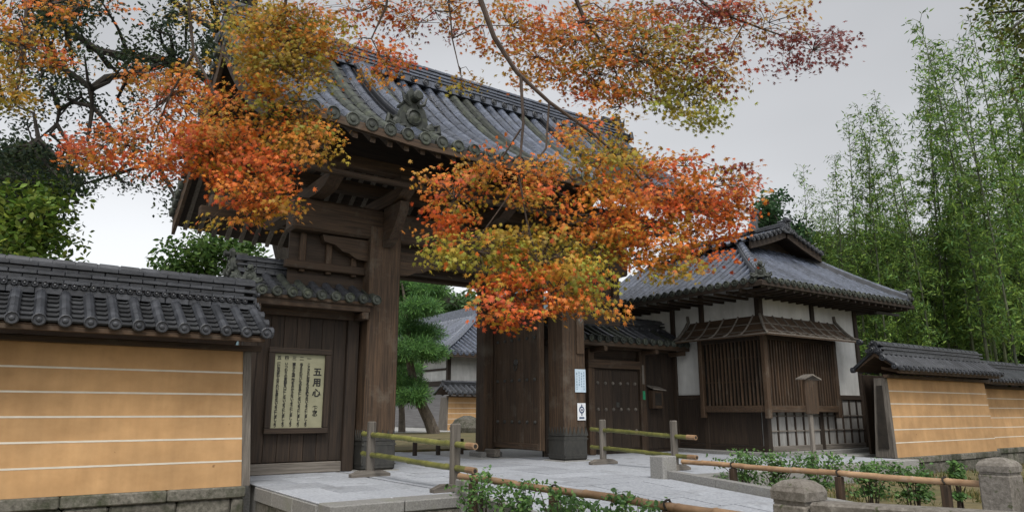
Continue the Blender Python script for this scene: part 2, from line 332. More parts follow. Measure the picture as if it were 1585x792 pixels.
def rect_slope(roof, org, ang, width, prof, D, sp, r, tl, mats, lift=None, disc=True, rows=None, lip=.07):
    """tiles on a rectangular slope; org = middle of the eave, ang turns local (x along eave, y inward)"""
    n = rows or round(width/sp); sp = width/n; Rm = ROT(ang)
    rm = [rowmesh(prof, 0, D, r, tl, m) for m in mats]; pm = panmesh(prof, .02, D, sp-1.2*r, tl*.8, M['tile_p'], lip); dm = discmesh(r*1.12, mats[-1])
    for i in range(n+1):
        x = -width/2+i*sp; z = lift(x) if lift else 0; p = Vector(org)+Rm @ Vector((x, 0, z))
        inst('cover_tile_row', rm[random.randrange(len(rm))], roof, p, ang)
        if disc: inst('eave_tile', dm, roof, p+Rm @ Vector((0, -.03, -.0)), ang)
        if i < n:
            x2 = x+sp/2; z = lift(x2) if lift else 0; inst('pan_tile_row', pm, roof, Vector(org)+Rm @ Vector((x2, 0, z)), ang)
def hip_slope(roof, org, ang, width, prof, D, sp, r, tl, mats, run=1.0):   # rows shorten towards the hips
    n = round(width/sp); sp = width/n; Rm = ROT(ang); dm = discmesh(r*1.12, mats[-1]); cache = {}
    for i in range(1, n):
        x = -width/2+i*sp; e = min(D, (width/2-abs(x))*run); p = Vector(org)+Rm @ Vector((x, 0, 0)); k = round(e, 2)
        if e < .15: continue
        if k not in cache: cache[k] = (rowmesh(prof, 0, e, r, tl, mats[0]), panmesh(prof, .02, max(.1, e-.05), sp-1.2*r, tl*.8, M['tile_p'], .05))
        inst('cover_tile_row', cache[k][0], roof, p, ang); inst('eave_tile', dm, roof, p, ang)
        inst('pan_tile_row', cache[k][1], roof, p-Rm @ Vector((math.copysign(sp/2, x), 0, 0)) if x else p+Rm @ Vector((sp/2, 0, 0)), ang)

# ------------------------------------------------------------------ the setting
def struct(name, mb, mat, parent=None): return tag(part(name, mb, mat, parent), kind='structure' if parent is None else None)
PZ = lambda y: 0 if y >= 9.1 else -(9.1-y)*.065                    # the approach slopes down to the bridge
struct('ground', MB().box(-900, 1200, -600, 1500, -3, -.62), M['soil'])
struct('courtyard_ground', MB().box(-70, 130, 12.62, 260, -.6, -.012), M['gravel'])
struct('moss_bed', MB().box(6, 60, 19.6, 36, -.1, .05), M['moss'])
struct('garden_ground', MB().grid([[(10.0+i*1.6, 1.5+j*.76, -.36+.05*math.sin(i*1.7+j)+.04*math.cos(j*2.1)) for i in range(16)] for j in range(11)]), M['moss'])
# stone apron left of the approach: granite slabs on a granite edge
ap = struct('gate_apron', MB().box(3.56, 5.52, 9.0, 14.0, -.62, -.03), M['granite'])
xs, ys = [3.52, 4.21, 4.9, 5.56], [8.95, 9.4]+[9.4+.92*k for k in range(1, 6)]
for j in range(len(ys)-1):
    for i in range(3):
        if j == 0: break
        o = ((j % 2)*.3 if i < 2 else 0); o0 = ((j % 2)*.3 if i > 0 else 0)
        part('paving_slab', MB().box(xs[i]+o0+.004, xs[i+1]+o-.004, ys[j]+.004, ys[j+1]-.004, -.028, random.uniform(-.004, .002), .008), M['slab'], ap)
for a, b in ((3.52, 4.55), (4.56, 5.56)): part('edge_stone', MB().box(a, b-.005, 8.95, 9.395, -.15, .0, .015), M['granite'], ap)
for k in range(3): part('edge_stone', MB().box(3.50, 3.57, 9.42+k*.93, 9.42+k*.93+.92, -.24, -.03, .012), M['granite'], ap)
for k in range(2): part('edge_stone', MB().box(3.54+k*1.0, 4.53+k*1.0, 8.97, 9.02, -.62, -.155, .012), M['oldstone'], ap)
for k in range(3): part('edge_stone', MB().box(3.525, 3.575, 9.03+k*1.05, 10.07+k*1.05, -.62, -.245, .012), M['oldstone'], ap)
# approach between the rails: slabs that follow the slope, with kerbs
P = [[(x, y, PZ(y)-.03) for x in (5.6, 9.78)] for y in (1, 3, 5, 7, 9.1, 14, 19.6)]
app = struct('approach_path', MB().grid(P), M['gravel'])
y = 2.6
while y < 19.4:
    h = random.choice((.62, .7, .78)); x = 5.62
    while x < 9.7:
        wd = random.choice((.72, .86, 1.0, 1.15)); x2 = min(9.76, x+wd)
        if 9.76-x2 < .35: x2 = 9.76
        g, dz = .005, random.uniform(-.004, .004)
        c = [(x+g, y+g), (x2-g, y+g), (x2-g, y+h-g), (x+g, y+h-g)]
        part('paving_slab', MB().hexa([(a, b, PZ(b)-.04) for a, b in c]+[(a, b, PZ(b)+dz) for a, b in c]), M['slab'], app); x = x2
    y += h
for k in range(7):                                                  # left flank of the sloping approach, facing the shrubs
    y0, y1 = 8.88-k*.92, 8.88-(k+1)*.92+.01
    if y1 < 2.4: break
    part('kerb_stone', MB().hexa([(5.44, y1, PZ(y1)-.16), (5.6, y1, PZ(y1)-.16), (5.6, y0, PZ(y0)-.16), (5.44, y0, PZ(y0)-.16), (5.44, y1, PZ(y1)+.06), (5.6, y1, PZ(y1)+.06), (5.6, y0, PZ(y0)+.06), (5.44, y0, PZ(y0)+.06)]), M['granite'], app)
    part('flank_stone', MB().box(5.47, 5.6, y1-.3, y0-.32, -.62, PZ(y1)-.17, .012), M['oldstone'], app)
for k in range(5):                                                  # right kerb
    y0, y1 = 9.15-k*1.05, 9.15-(k+1)*1.05+.01
    part('kerb_stone', MB().hexa([(9.78, y1, -.5), (9.98, y1, -.5), (9.98, y0, -.5), (9.78, y0, -.5), (9.78, y1, PZ(y1)+.13), (9.98, y1, PZ(y1)+.13), (9.98, y0, PZ(y0)+.13), (9.78, y0, PZ(y0)+.13)]), M['granite'], app)
ter = struct('house_terrace', MB().box(9.8, 18.6, 9.42, 15.4, -.6, -.004), M['slab'])
for k in range(7): part('edge_stone', MB().box(10.1+k*1.215, 10.1+(k+1)*1.215-.008, 9.1, 9.42, -.5, .012, .015), M['granite'], ter)
struct('rear_terrace', MB().box(18.605, 24, 11.2, 20, -.6, -.02), M['gravel'])
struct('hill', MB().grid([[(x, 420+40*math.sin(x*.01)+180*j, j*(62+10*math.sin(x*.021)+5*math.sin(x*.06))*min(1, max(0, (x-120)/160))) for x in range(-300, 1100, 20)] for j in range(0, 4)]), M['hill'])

# ------------------------------------------------------------------ plastered roofed walls
def plaster_wall(x0, x1, y0, zb, H, label, tail=0, end=None, sp=.30, single=True, group=None, eo=.58, rise=.58, base=True, stripes=5, th=1.0):
    """long ochre wall along X with five white lines, stone base and its own tiled roof"""
    W = thing('plaster_wall', ((x0+x1)/2, y0+.5, zb-.45), label, 'wall', group); bt = .11
    body = MB().hexa([(x0, y0, zb), (x1, y0, zb), (x1, y0+th, zb), (x0, y0+th, zb), (x0+(bt if end == 'l' else 0), y0+bt, zb+H), (x1-(bt if end == 'r' else 0), y0+bt, zb+H), (x1-(bt if end == 'r' else 0), y0+th-bt, zb+H), (x0+(bt if end == 'l' else 0), y0+th-bt, zb+H)])
    part('plaster_body', body, M['ochre'], W)
    for k in range(stripes):
        f = (.385+.348*k)/2.13; z = zb+f*H; yy = y0+bt*f
        e0 = x0+(bt*f if end == 'l' else 0); e1 = x1-(bt*f if end == 'r' else 0)
        part('white_line', MB().hexa([(e0-.001, yy-.004, z-.013), (e1, yy-.004, z-.013), (e1, yy+.05, z-.013), (e0-.001, yy+.05, z-.013), (e0-.001, yy-.003, z+.013), (e1, yy-.003, z+.013), (e1, yy+.05, z+.013), (e0-.001, yy+.05, z+.013)]), M['stripe'], W)
    if base:
        x = x0-.02
        while x < x1:
            wd = random.uniform(.8, 1.5); e = min(x1+.02, x+wd)
            part('base_stone', MB().box(x, e-.008, y0-.09, y0+th+.05, zb-.17, zb-.002, .02), M['oldstone'], W)
            x = e
        x = x0-.02
        while x < x1:
            wd = random.uniform(.5, 1.1); e = min(x1+.02, x+wd)
            part('base_stone', MB().box(x, e-.012, y0-.05+random.uniform(-.015, .015), y0+th, zb-.60, zb-.178, .03), M['oldstone'], W); x = e
    yc = y0+th/2; ze = zb+H+.24; D = yc-(y0-eo); prof = straight(rise, D)
    # eave timbers
    part('wall_plate', MB().box(x0+.05, x1+.12, y0-.02, y0+.14, zb+H+.0, zb+H+.09, .01), M['wood_x'], W)
    part('eave_board', MB().box(x0-.02, x1+.02, y0-eo+.05, y0-eo+.11, ze-.13, ze-.05, .008), M['wood_x'], W)
    n = int((x1-x0)/.42)
    for k in range(n): part('rafter', MB().hexa([(x0+.15+k*.42+i*.07, yy, zz+dz) for dz in (0, .075) for i, yy, zz in ((0, y0-eo+.1, ze-.13), (1, y0-eo+.1, ze-.13), (1, y0+.2, ze+.0), (0, y0+.2, ze+.0))]), M['wood_y'], W)
    rf = part('roof', MB().prism([(y0-eo+.04, ze-.045), (yc, ze+rise-.06), (2*yc-(y0-eo+.04), ze-.045), (yc, ze+rise-.16)], lambda a, b: (x0-.04, a, b), lambda a, b: (x1+.04, a, b)), M['wood_x'], W)
    r = sp*.262; nrow = round((x1-x0)/sp); s2 = (x1-x0)/nrow
    if single:                                 # each cover tile and pan tile by itself
        nt_ = 4; q = math.atan2(rise, D); ln = D/nt_
        ct = rowmesh(lambda d: 0, 0, ln/math.cos(q)*1.04, r, 9, M['tile']); pt = panmesh(lambda d: 0, 0, D/7/math.cos(q)*1.1, s2-1.15*r, 9, M['tile_p'], .03); dm = discmesh(r*1.12, M['tile'])
        dmz = r*.1
        for i in range(nrow+1):
            x = x0+i*s2
            for j in range(nt_):
                o = inst('cover_tile', ct, rf, (x, y0-eo+j*ln, ze+prof(j*ln)+.012), (q, 0, 0)); o.rotation_euler[2] = random.uniform(-.012, .012)
            inst('eave_tile', dm, rf, (x, y0-eo-.02, ze+dmz))
            if i < nrow:
                for j in range(7): inst('pan_tile', pt, rf, (x+s2/2, y0-eo+.02+j*D/7, ze+prof(j*D/7)+.0), (q-.05, 0, random.uniform(-.01, .01)))
        rect_slope(rf, ((x0+x1)/2, 2*yc-(y0-eo), ze), math.pi, x1-x0, prof, D, sp*1.5, r, .3, [M['tile']])
    else:
        rect_slope(rf, ((x0+x1)/2, y0-eo, ze), 0, x1-x0, prof, D, sp, r, .3, [M['tile']])
        rect_slope(rf, ((x0+x1)/2, 2*yc-(y0-eo), ze), math.pi, x1-x0, prof, D, sp*1.5, r, .3, [M['tile']])
    zt = ridge(rf, 'x', yc, x0-.03, x1+.03, ze+rise-.1, [(.46, .1), (.36, .07), (.44, .06), (.36, .06), (.42, .06), (.34, .06), (.42, .06)] if single else [(.46, .07), (.36, .055), (.42, .05), (.34, .05), (.40, .05)], .105, M['tile'])
    if single:
        ds = discmesh(.045, M['tile'])
        for k in range(int((x1-x0)/.125)): inst('ridge_side_tile', ds, rf, (x0+.06+k*.125, yc-.215, ze+rise+.04))
    om = onimesh(.34, M['tile'])
    for e, a in ((x0, -R(90)), (x1, R(90))):
        if (end == 'l' and e == x0) or (end == 'r' and e == x1): inst('ridge_end_ornament', om, rf, (e+(-.06 if e == x0 else .06), yc, ze+rise-.06), a)
    if end:                                    # tiles that close the verge, and a timber end post
        e, sg = (x0, -1) if end == 'l' else (x1, 1); dm = discmesh(r*1.15, M['tile'])
        for j in range(4): inst('verge_tile', dm, rf, (e+sg*(.1+.0*j), y0-eo+.1+j*.3, ze+prof(.1+j*.3)-.02), (0, 0, sg*R(90)))
        part('end_frame', MB().hexa([(e-.04, y0-.012, zb), (e+.09*1, y0-.012, zb), (e+.09, y0+th+.01, zb), (e-.04, y0+th+.01, zb)]+[(e-.04-sg*bt, y0+bt-.012, zb+H), (e+.09-sg*bt, y0+bt-.012, zb+H), (e+.09-sg*bt, y0+th-bt+.01, zb+H), (e-.04-sg*bt, y0+th-bt+.01, zb+H)]), M['gwood_z'], W)
    return W, rf
Wl, _ = plaster_wall(-4.0, 3.33, 12.2, 0, 2.13, 'long ochre plaster wall with five white lines left of the gate', end='r')
Wr, Rr = plaster_wall(19.42, 25.55, 10.1, -.03, 2.08, 'ochre plaster wall with white lines right of the white gatehouse', end='l', sp=.27, single=False, rise=.50, th=.5, eo=.40)
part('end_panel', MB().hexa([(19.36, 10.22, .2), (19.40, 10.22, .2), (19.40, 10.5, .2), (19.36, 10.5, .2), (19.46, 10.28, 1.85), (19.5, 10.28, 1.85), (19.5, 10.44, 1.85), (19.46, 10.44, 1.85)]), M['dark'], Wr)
part('link_panel', MB().box(20.35, 22.6, 11.25, 11.32, -.05, 2.2, .01), M['dwood_z'], Wr)
Wf, _ = plaster_wall(25.72, 36, 10.75, -.03, 1.95, 'darker ochre wall set back at the right edge of the photo', end=None, sp=.27, single=False, rise=.5)

# ------------------------------------------------------------------ the gate
G = thing('temple_gate', (8.85, 15.2, 0), 'large dark timber temple gate with sweeping grey tiled roof', 'gate')
def tim(name, ax, x0, x1, y0, y1, z0, z1, parent=None, c=.02, d=False): return bx(name, M[('dwood_' if d else 'wood_')+ax], parent or G, x0, x1, y0, y1, z0, z1, c)
PX = (5.95, 11.1)
for px in PX:
    p = tim('pillar', 'z', px, px+.70, 13.62, 14.25, .02, 5.0, c=.03)
    part('base_stone', MB().box(px-.1, px+.8, 13.52, 14.35, -.1, .02, .03), M['granite'], G)
    s_ = part('iron_sleeve', MB().box(px-.012, px+.712, 13.608, 14.262, .03, .60, .03), M['iron'], G)
    zig = []
    for k in range(6): zig += [(px-.02+k*.124, .60), (px-.02+k*.124+.062, .80)]
    zig += [(px-.02+.744, .60)]
    part('sleeve_edge', MB().prism([(px-.02, .585)]+zig[1:]+[(px+.724, .585)], lambda a, b: (a, 13.602, b), lambda a, b: (a, 13.616, b)), M['iron'], s_)
    part('sleeve_edge', MB().prism([(13.61+(a-px)*.9, b) for a, b in [(px-.0, .585)]+zig[1:-1]+[(px+.70, .585)]], lambda a, b: (px-.018, a, b), lambda a, b: (px-.004, a, b)), M['iron'], s_)
    for zz in (.12, .5): part('sleeve_band', MB().box(px-.02, px+.72, 13.6, 14.27, zz, zz+.03), M['iron'], s_)
for px in (6.35, 10.6):
    tim('rear_pillar', 'z', px, px+.42, 16.42, 16.84, .1, 5.2, c=.03)
    part('base_stone', MB().box(px-.12, px+.54, 16.3, 16.96, -.1, .12, .03), M['granite'], G)
    tim('tie_beam', 'y', px+.06, px+.34, 14.25, 16.42, 3.55, 3.85)
    tim('tie_beam', 'y', px+.06, px+.34, 14.25, 16.42, 4.55, 4.9)
tim('rear_lintel', 'x', 5.6, 11.8, 16.46, 16.8, 4.53, 5.0)
tim('main_beam', 'x', 4.3, 13.45, 13.66, 14.2, 4.72, 5.38, c=.05)
tim('lintel', 'x', 6.65, 11.1, 13.8, 14.1, 4.32, 4.56)
part('transom_panel', MB().box(6.65, 11.1, 13.93, 13.99, 4.5, 4.75), M['dwood_x'], G)
tim('threshold_beam', 'x', 6.65, 11.1, 14.26, 14.5, 4.2, 4.5, d=True)
# crossing bracket arms with curved noses, carried over the main beam
nose = [(0, 0), (.16, -.02), (.4, .0), (.62, .12), (.74, .30), (.72, .34), (0, .34)]
for X in (4.75, 6.3, 8.85, 11.45, 12.95):
    arm = MB().prism([(13.7-a, 5.40+b*.9) for a, b in [(-3.2, 0), (0, 0), (.5, .0), (.8, .06), (1.05, .2), (1.12, .306), (-3.2, .306)]], lambda a, b: (X-.14, a, b), lambda a, b: (X+.14, a, b))
    part('bracket_arm', arm, M['wood_y'], G)
    part('bearing_block', MB().hexa([(X-.13, 12.72, 5.705), (X+.13, 12.72, 5.705), (X+.13, 12.98, 5.705), (X-.13, 12.98, 5.705), (X-.2, 12.64, 5.87), (X+.2, 12.64, 5.87), (X+.2, 13.06, 5.87), (X-.2, 13.06, 5.87)]), M['wood_x'], G)
for X in (6.3, 11.45):                         # curved braces under the arms
    part('elbow_brace', MB().prism([(13.6, 4.55), (13.36, 4.62), (13.1, 4.86), (12.85, 5.2), (12.8, 5.385), (13.6, 5.385)], lambda a, b: (X-.1, a, b), lambda a, b: (X+.1, a, b)), M['wood_y'], G)
for sx, X in ((-1, 5.95), (1, 11.8)):          # cloud-shaped nosings beside the pillars
    part('carved_nosing', MB().prism([(0, 0), (-.25, .02), (-.42, .12), (-.55, .14), (-.72, .26), (-.95, .30), (-1.0, .44), (0, .44)], lambda a, b: (X+(a if sx < 0 else -a), 13.78, 4.25+b), lambda a, b: (X+(a if sx < 0 else -a), 14.05, 4.25+b)), M['wood_x'], G)
for sx, X in ((1, 6.65), (-1, 11.1)):
    part('carved_nosing', MB().prism([(0, 0), (.25, .02), (.42, .10), (.6, .12), (.8, .22), (1.0, .24), (1.0, .3), (0, .3)], lambda a, b: (X+sx*a, 13.72, 4.02+b), lambda a, b: (X+sx*a, 13.82, 4.02+b)), M['wood_x'], G)
tim('purlin', 'x', 3.3, 14.4, 12.74, 12.96, 5.87, 6.12)
tim('purlin', 'x', 3.3, 14.4, 17.6, 17.82, 5.72, 5.97)
tim('wall_plate', 'x', 3.3, 14.4, 13.8, 14.06, 5.7, 5.95); tim('wall_plate', 'x', 3.3, 14.4, 16.5, 16.76, 5.7, 5.95)
tim('eave_beam', 'x', 3.9, 13.8, 12.46, 12.6, 5.58, 5.68)
tim('ridge_beam', 'x', 3.3, 14.4, 15.05, 15.35, 8.6, 8.95)
for X in (4.75, 12.95):
    tim('gable_tie', 'y', X-.12, X+.12, 12.9, 17.5, 6.12, 6.42); tim('gable_post', 'z', X-.12, X+.12, 15.06, 15.34, 6.42, 8.6)
    part('gable_strut', MB().hexa([(X-.08, 13.4, 6.42), (X+.08, 13.4, 6.42), (X+.08, 13.65, 6.42), (X-.08, 13.65, 6.42), (X-.08, 14.85, 7.9), (X+.08, 14.85, 7.9), (X+.08, 15.06, 7.8), (X-.08, 15.06, 7.8)]), M['wood_y'], G)
# side bay wall above the lean-to roof on the left, with its bracket blocks
for xa, xb in ((4.35, 5.95), (11.8, 13.4)):
    part('infill_panel', MB().box(xa, xb, 14.0, 14.05, 3.4, 4.72), M['dwood_x'], G)
    for k in range(3): tim('stud_post', 'z', xa+.2+k*.55, xa+.32+k*.55, 13.9, 14.0, 3.9, 4.71)
    tim('rail_beam', 'x', xa-.1, xb, 13.85, 13.995, 3.95, 4.12)
# roof
ZE, RH, RD, XC, HW = 6.30, 3.0, 3.6, 8.85, 5.75
gp = sag(RH, RD, .30)
def lift(x): return .20*max(0, (abs(x)/HW-.55)/.45)**2
RD2, ZE2 = 4.15, 5.82; RH2 = RH+ZE-ZE2; gp2 = sag(RH2, RD2, .30)     # the rear slope reaches lower
SLP = {1: (RD, ZE, gp), -1: (RD2, ZE2, gp2)}
und = MB()
for sg in (1, -1):
    rd, ze_, pf = SLP[sg]; f = lambda d: 15.2-sg*(rd-d); pts = [i/10*rd for i in range(11)]
    xs_ = np.linspace(-HW, HW, 13)
    und.grid([[(XC+x, f(d), ze_-.06+pf(d)+lift(x)*(1-d/rd)) for x in xs_] for d in pts]); und.grid([[(XC+x, f(d), ze_-.2+pf(d)+lift(x)*(1-d/rd)) for x in xs_] for d in pts])
    for xe in (-HW, HW): und.grid([[(XC+xe, f(d), ze_+o+pf(d)+lift(xe)*(1-d/rd)) for o in (-.2, -.06)] for d in pts])
    und.grid([[(XC+x, f(0), ze_+o+lift(x)) for x in xs_] for o in (-.2, -.06)])
RF = part('roof', und, M['dwood_x'], G)
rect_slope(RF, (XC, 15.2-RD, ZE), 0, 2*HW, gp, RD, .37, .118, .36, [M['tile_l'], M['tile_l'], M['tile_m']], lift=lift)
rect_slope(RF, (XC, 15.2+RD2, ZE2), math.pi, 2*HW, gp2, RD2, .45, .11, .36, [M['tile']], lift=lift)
for k in range(33):                             # rafters, front and rear
    X = XC-HW+.15+k*.347
    for sg in (1, -1):
        rd, ze_, pf = SLP[sg]; d0, d1 = .06, 2.4
        rr = [(X+i*.1, 15.2-sg*(rd-d), ze_-.205-.13*(1-j)+pf(d)+lift(X-XC)*(1-d/rd)) for j in (0, 1) for i, d in ((0, d0), (1, d0), (1, d1), (0, d1))]
        part('rafter', MB().hexa(rr), M['gwood_y' if sg < 0 else 'wood_y'], RF)  # rear rafters get paler grey wood to look lit
for sg in (1, -1):
    rd, ze_, pf = SLP[sg]
    for a in range(4):
        x0, x1 = -HW+a*HW/2, -HW+(a+1)*HW/2
        c = [(XC+x, 15.2-sg*(rd+o), ze_-.2+lift(x)+z) for z in (-.02, .13) for x, o in ((x0, .05), (x1, .05), (x1, .0), (x0, .0))]
        part('fascia_board', MB().hexa(c), M['wood_x'], RF)
for xe, sg in ((-HW, -1), (HW, 1)):             # bargeboards and verge tiles
    for s2 in (1, -1):
        rd, ze_, pf = SLP[s2]; dd = [i/12*rd for i in range(13)]
        top = [(15.2-s2*(rd-d), ze_-.05+pf(d)+.2*(1-d/rd)) for d in dd]; bot = [(y_, z_-.42-.1*i/12) for i, (y_, z_) in enumerate(top)]
        part('bargeboard', MB().prism(top+bot[::-1], lambda a, b: (XC+xe+sg*.02, a, b), lambda a, b: (XC+xe+sg*.1, a, b)), M['wood_y'], RF)
        dm = discmesh(.125, M['tile_m'])
        for i in range(14):
            d = .1+i*(rd-.2)/14; inst('verge_tile', dm, RF, (XC+xe+sg*.16, 15.2-s2*(rd-d), ze_+.03+pf(d)+.2*(1-d/rd)), sg*R(90))
zt = ridge(RF, 'x', 15.2, XC-HW+.05, XC+HW-.05, ZE+RH-.12, [(.62, .14), (.5, .07), (.56, .05), (.46, .05), (.52, .05), (.42, .05), (.48, .05), (.40, .05), (.46, .05)], .13, M['tile_l'], .34, .6)
dm = discmesh(.085, M['tile'])
for k in range(34): inst('ridge_side_tile', dm, RF, (XC-HW+.2+k*.345, 15.2-.3, ZE+RH-.02))
om = onimesh(.95, M['tile'])
for xe, a in ((XC-HW-.05, -R(90)), (XC+HW+.05, R(90))): inst('ridge_end_ornament', om, RF, (xe, 15.2, ZE+RH-.1), a)
om2 = onimesh(.92, M['tile_m'])
for X in (6.05, 11.6):                          # descending ridges on the front slope, each ended by an ornament
    dd = [.55+i*(RD-.75)/9 for i in range(10)]
    for h0, h1, hw in ((.0, .12, .2), (.125, .2, .15), (.205, .27, .18)):
        mb = MB()
        mb.prism([(15.2-(RD-d), ZE+gp(d)+h0) for d in dd]+[(15.2-(RD-d), ZE+gp(d)+h1) for d in dd[::-1]], lambda a, b: (X-hw, a, b), lambda a, b: (X+hw, a, b)); part('ridge_course', mb, M['tile'], RF)
    rm = rowmesh(gp, .5, RD-.2, .11, .34, M['tile_l']); inst('ridge_tile_row', rm, RF, (X, 15.2-RD, ZE+.27))
    inst('ridge_end_ornament', om2, RF, (X, 15.2-RD+.5, ZE+gp(.5)-.02))
# door leaves, opened inwards
def leaf(X, y0, y1, hide=False):
    d = part('door_leaf', MB().box(X-.05, X+.05, y0, y1, .22, 4.25), M['wood_z'], G)
    n = 6
    for k in range(n): part('door_plank', MB().box(X-.075, X-.051, y0+.1+(y1-y0-.2)*k/n+.003, y0+.1+(y1-y0-.2)*(k+1)/n-.003, .3, 4.2, .005), M['wood_z'], d)
    for yy in (y0, y1-.1): part('door_stile', MB().box(X-.1, X-.05, yy, yy+.1, .22, 4.25, .01), M['wood_z'], d)
    for z in (.24, 4.1): part('door_rail', MB().box(X-.1, X-.051, y0+.1, y1-.1, z, z+.14, .01), M['wood_y'], d)
    st = MB().lathe([(.045, 0), (.04, -.03), (.015, -.05)], 8, 'x').mesh('stud', M['iron'])
    for z in (.9, 1.95, 3.0):
        for k in range(6): inst('stud', st, d, (X-.076, y0+.22+k*(y1-y0-.44)/5, z))
    part('knocker', MB().lathe([(.09, 0), (.08, -.02), (.03, -.04)], 12, 'x', (X-.076, (y0+y1)/2, 2.42)).tube([(X-.1, (y0+y1)/2+.07*math.cos(a), 2.3+.09*math.sin(a)) for a in np.linspace(0, 6.28, 13)], .012, 5), M['iron'], d)
leaf(10.98, 14.3, 16.4); leaf(6.75, 14.3, 16.4)
for px in (10.5,): part('foot_beam', MB().box(px+.12, px+.3, 15.9, 16.41, 0, .2, .02), M['gwood_y'], G)
# notices fixed to the right pillar
def textmesh(body, size, mat, name, sl=1.0, bold=.0, ext=.0015):
    cu = bpy.data.curves.new(name, 'FONT'); cu.body = body; cu.size = size; cu.align_x = 'CENTER'; cu.align_y = 'TOP'; cu.space_line = sl; cu.offset = bold; cu.extrude = ext
    cu.resolution_u = 2
    o = bpy.data.objects.new(name, cu); col.objects.link(o); dg = bpy.context.evaluated_depsgraph_get(); dg.update()
    me = bpy.data.meshes.new_from_object(o.evaluated_get(dg)); bpy.data.objects.remove(o); bpy.data.curves.remove(cu)
    me.materials.clear(); me.materials.append(mat); return me
n1 = thing('notice', (11.62, 13.6, 1.62), 'pale blue paper notice pinned on the right gate pillar', 'notice')
bx('sheet', M['notice_b'], n1, 11.44, 11.78, 13.600, 13.612, 1.62, 2.18, .002)
for k in range(4):
    z = 2.12-.02*(k % 2)
    while z > 1.68+.05*(k % 3):
        h = random.uniform(.03, .06); part('lettering', MB().box(11.705-k*.075+random.uniform(-.006, .006), 11.735-k*.075, 13.597, 13.6, z-h, z), M['ink_f'], n1); z -= h+.018
n2 = thing('notice', (11.62, 13.6, .95), 'small white notice with dark emblem below the blue one', 'notice')
bx('sheet', M['notice_w'], n2, 11.50, 11.76, 13.600, 13.612, .95, 1.36, .002)
em = MB().lathe([(.085, 0), (.085, -.004)], 16, 'y', (11.63, 13.599, 1.2)); part('emblem', em, M['ink_b'], n2)
part('emblem_bar', MB().box(11.615, 11.645, 13.5935, 13.5945, 1.06, 1.33), M['ink_b'], n2); part('emblem_ring', MB().lathe([(.05, 0), (.05, -.003)], 12, 'y', (11.63, 13.5945, 1.2)), M['notice_w'], n2)
part('emblem_dot', MB().lathe([(.028, 0), (.028, -.003)], 10, 'y', (11.63, 13.591, 1.2)), M['ink_b'], n2); part('lettering', MB().box(11.55, 11.71, 13.596, 13.6, .99, 1.03), M['ink_b'], n2)
pq = thing('name_plaque', (11.6, 13.6, 2.6), 'tall narrow wooden plaque with round crest high on right pillar', 'plaque')
bx('board', M['wood_z'], pq, 11.5, 11.74, 13.57, 13.612, 2.55, 3.55, .01); part('crest', MB().lathe([(.08, 0), (.07, -.012)], 14, 'y', (11.62, 13.568, 3.4)), M['gwood_x'], pq)

# ------------------------------------------------------------------ lean-to walls beside the gate
def side_roof(parent, x0, x1, yw, ze, sp=.3, ends='l'):
    eo, rise, D = .62, .52, 1.0; prof = sag(rise, D, .2)
    rf = part('roof', MB().prism([(yw-eo+.03, ze-.05), (yw-eo+D, ze+rise-.06), (yw-eo+2*D-.03, ze-.05), (yw-eo+D, ze+rise-.16)], lambda a, b: (x0, a, b), lambda a, b: (x1, a, b)), M['dwood_x'], parent)
    c = (x0+x1)/2; wd = x1-x0
    rect_slope(rf, (c, yw-eo, ze), 0, wd, prof, D, sp, .088, .26, [M['tile'], M['tile_m']])
    rect_slope(rf, (c, yw-eo+2*D, ze), math.pi, wd, prof, D, sp*1.5, .088, .26, [M['tile']])
    ridge(rf, 'x', yw-eo+D, x0+.02, x1-.02, ze+rise-.08, [(.44, .09), (.34, .05), (.40, .05), (.32, .05), (.38, .05)], .1, M['tile'])
    om = onimesh(.5, M['tile_m']); dm = discmesh(.1, M['tile_m'])
    if 'l' in ends:
        inst('ridge_end_ornament', om, rf, (x0-.06, yw-eo+D, ze+rise-.1), -R(90))
        for j in range(4): inst('verge_tile', dm, rf, (x0-.09, yw-eo+.08+j*.27, ze+prof(.08+j*.27)+.0), -R(90))
        inst('corner_ornament', onimesh(.36, M['tile_m']), rf, (x0+.12, yw-eo+.22, ze+prof(.22)+.05), -R(25))
    part('eave_board', MB().box(x0, x1, yw-eo+.03, yw-eo+.08, ze-.12, ze-.045, .006), M['wood_x'], rf)
    for k in range(int(wd/.4)): part('rafter', MB().box(x0+.15+k*.4, x0+.22+k*.4, yw-eo+.08, yw+.1, ze-.13, ze-.055), M['wood_y'], rf)
    return rf
def planks(parent, x0, x1, y, z0, z1, mat, n):
    for k in range(n): part('plank', MB().box(x0+(x1-x0)*k/n+.003, x0+(x1-x0)*(k+1)/n-.003, y+random.uniform(0, .006), y+.03, z0, z1, .004), mat, parent)
SL = thing('side_wall', (4.75, 14.1, 0), 'dark plank wall under a small tiled roof left of the gate pillar', 'wall')
part('backing', MB().box(3.55, 5.95, 14.05, 14.12, .0, 3.22), M['dwood_z'], SL); planks(SL, 3.86, 5.66, 14.02, .22, 3.0, M['dwood_z'], 7)
for x0, x1 in ((3.58, 3.85), (5.66, 5.90)): bx('post', M['dwood_z'], SL, x0, x1, 13.92, 14.11, .0, 3.2)
bx('sill', M['gwood_x'], SL, 3.86, 5.65, 13.94, 14.05, .0, .2); bx('head_beam', M['wood_x'], SL, 3.4, 5.94, 13.86, 14.16, 3.0, 3.19)
bx('eave_beam', M['wood_x'], SL, 3.35, 5.94, 13.5, 13.64, 3.13, 3.27)
for X in (3.6, 5.75): bx('bracket', M['wood_y'], SL, X, X+.14, 13.45, 14.0, 2.98, 3.125)
side_roof(SL, 3.42, 6.02, 14.05, 3.38)
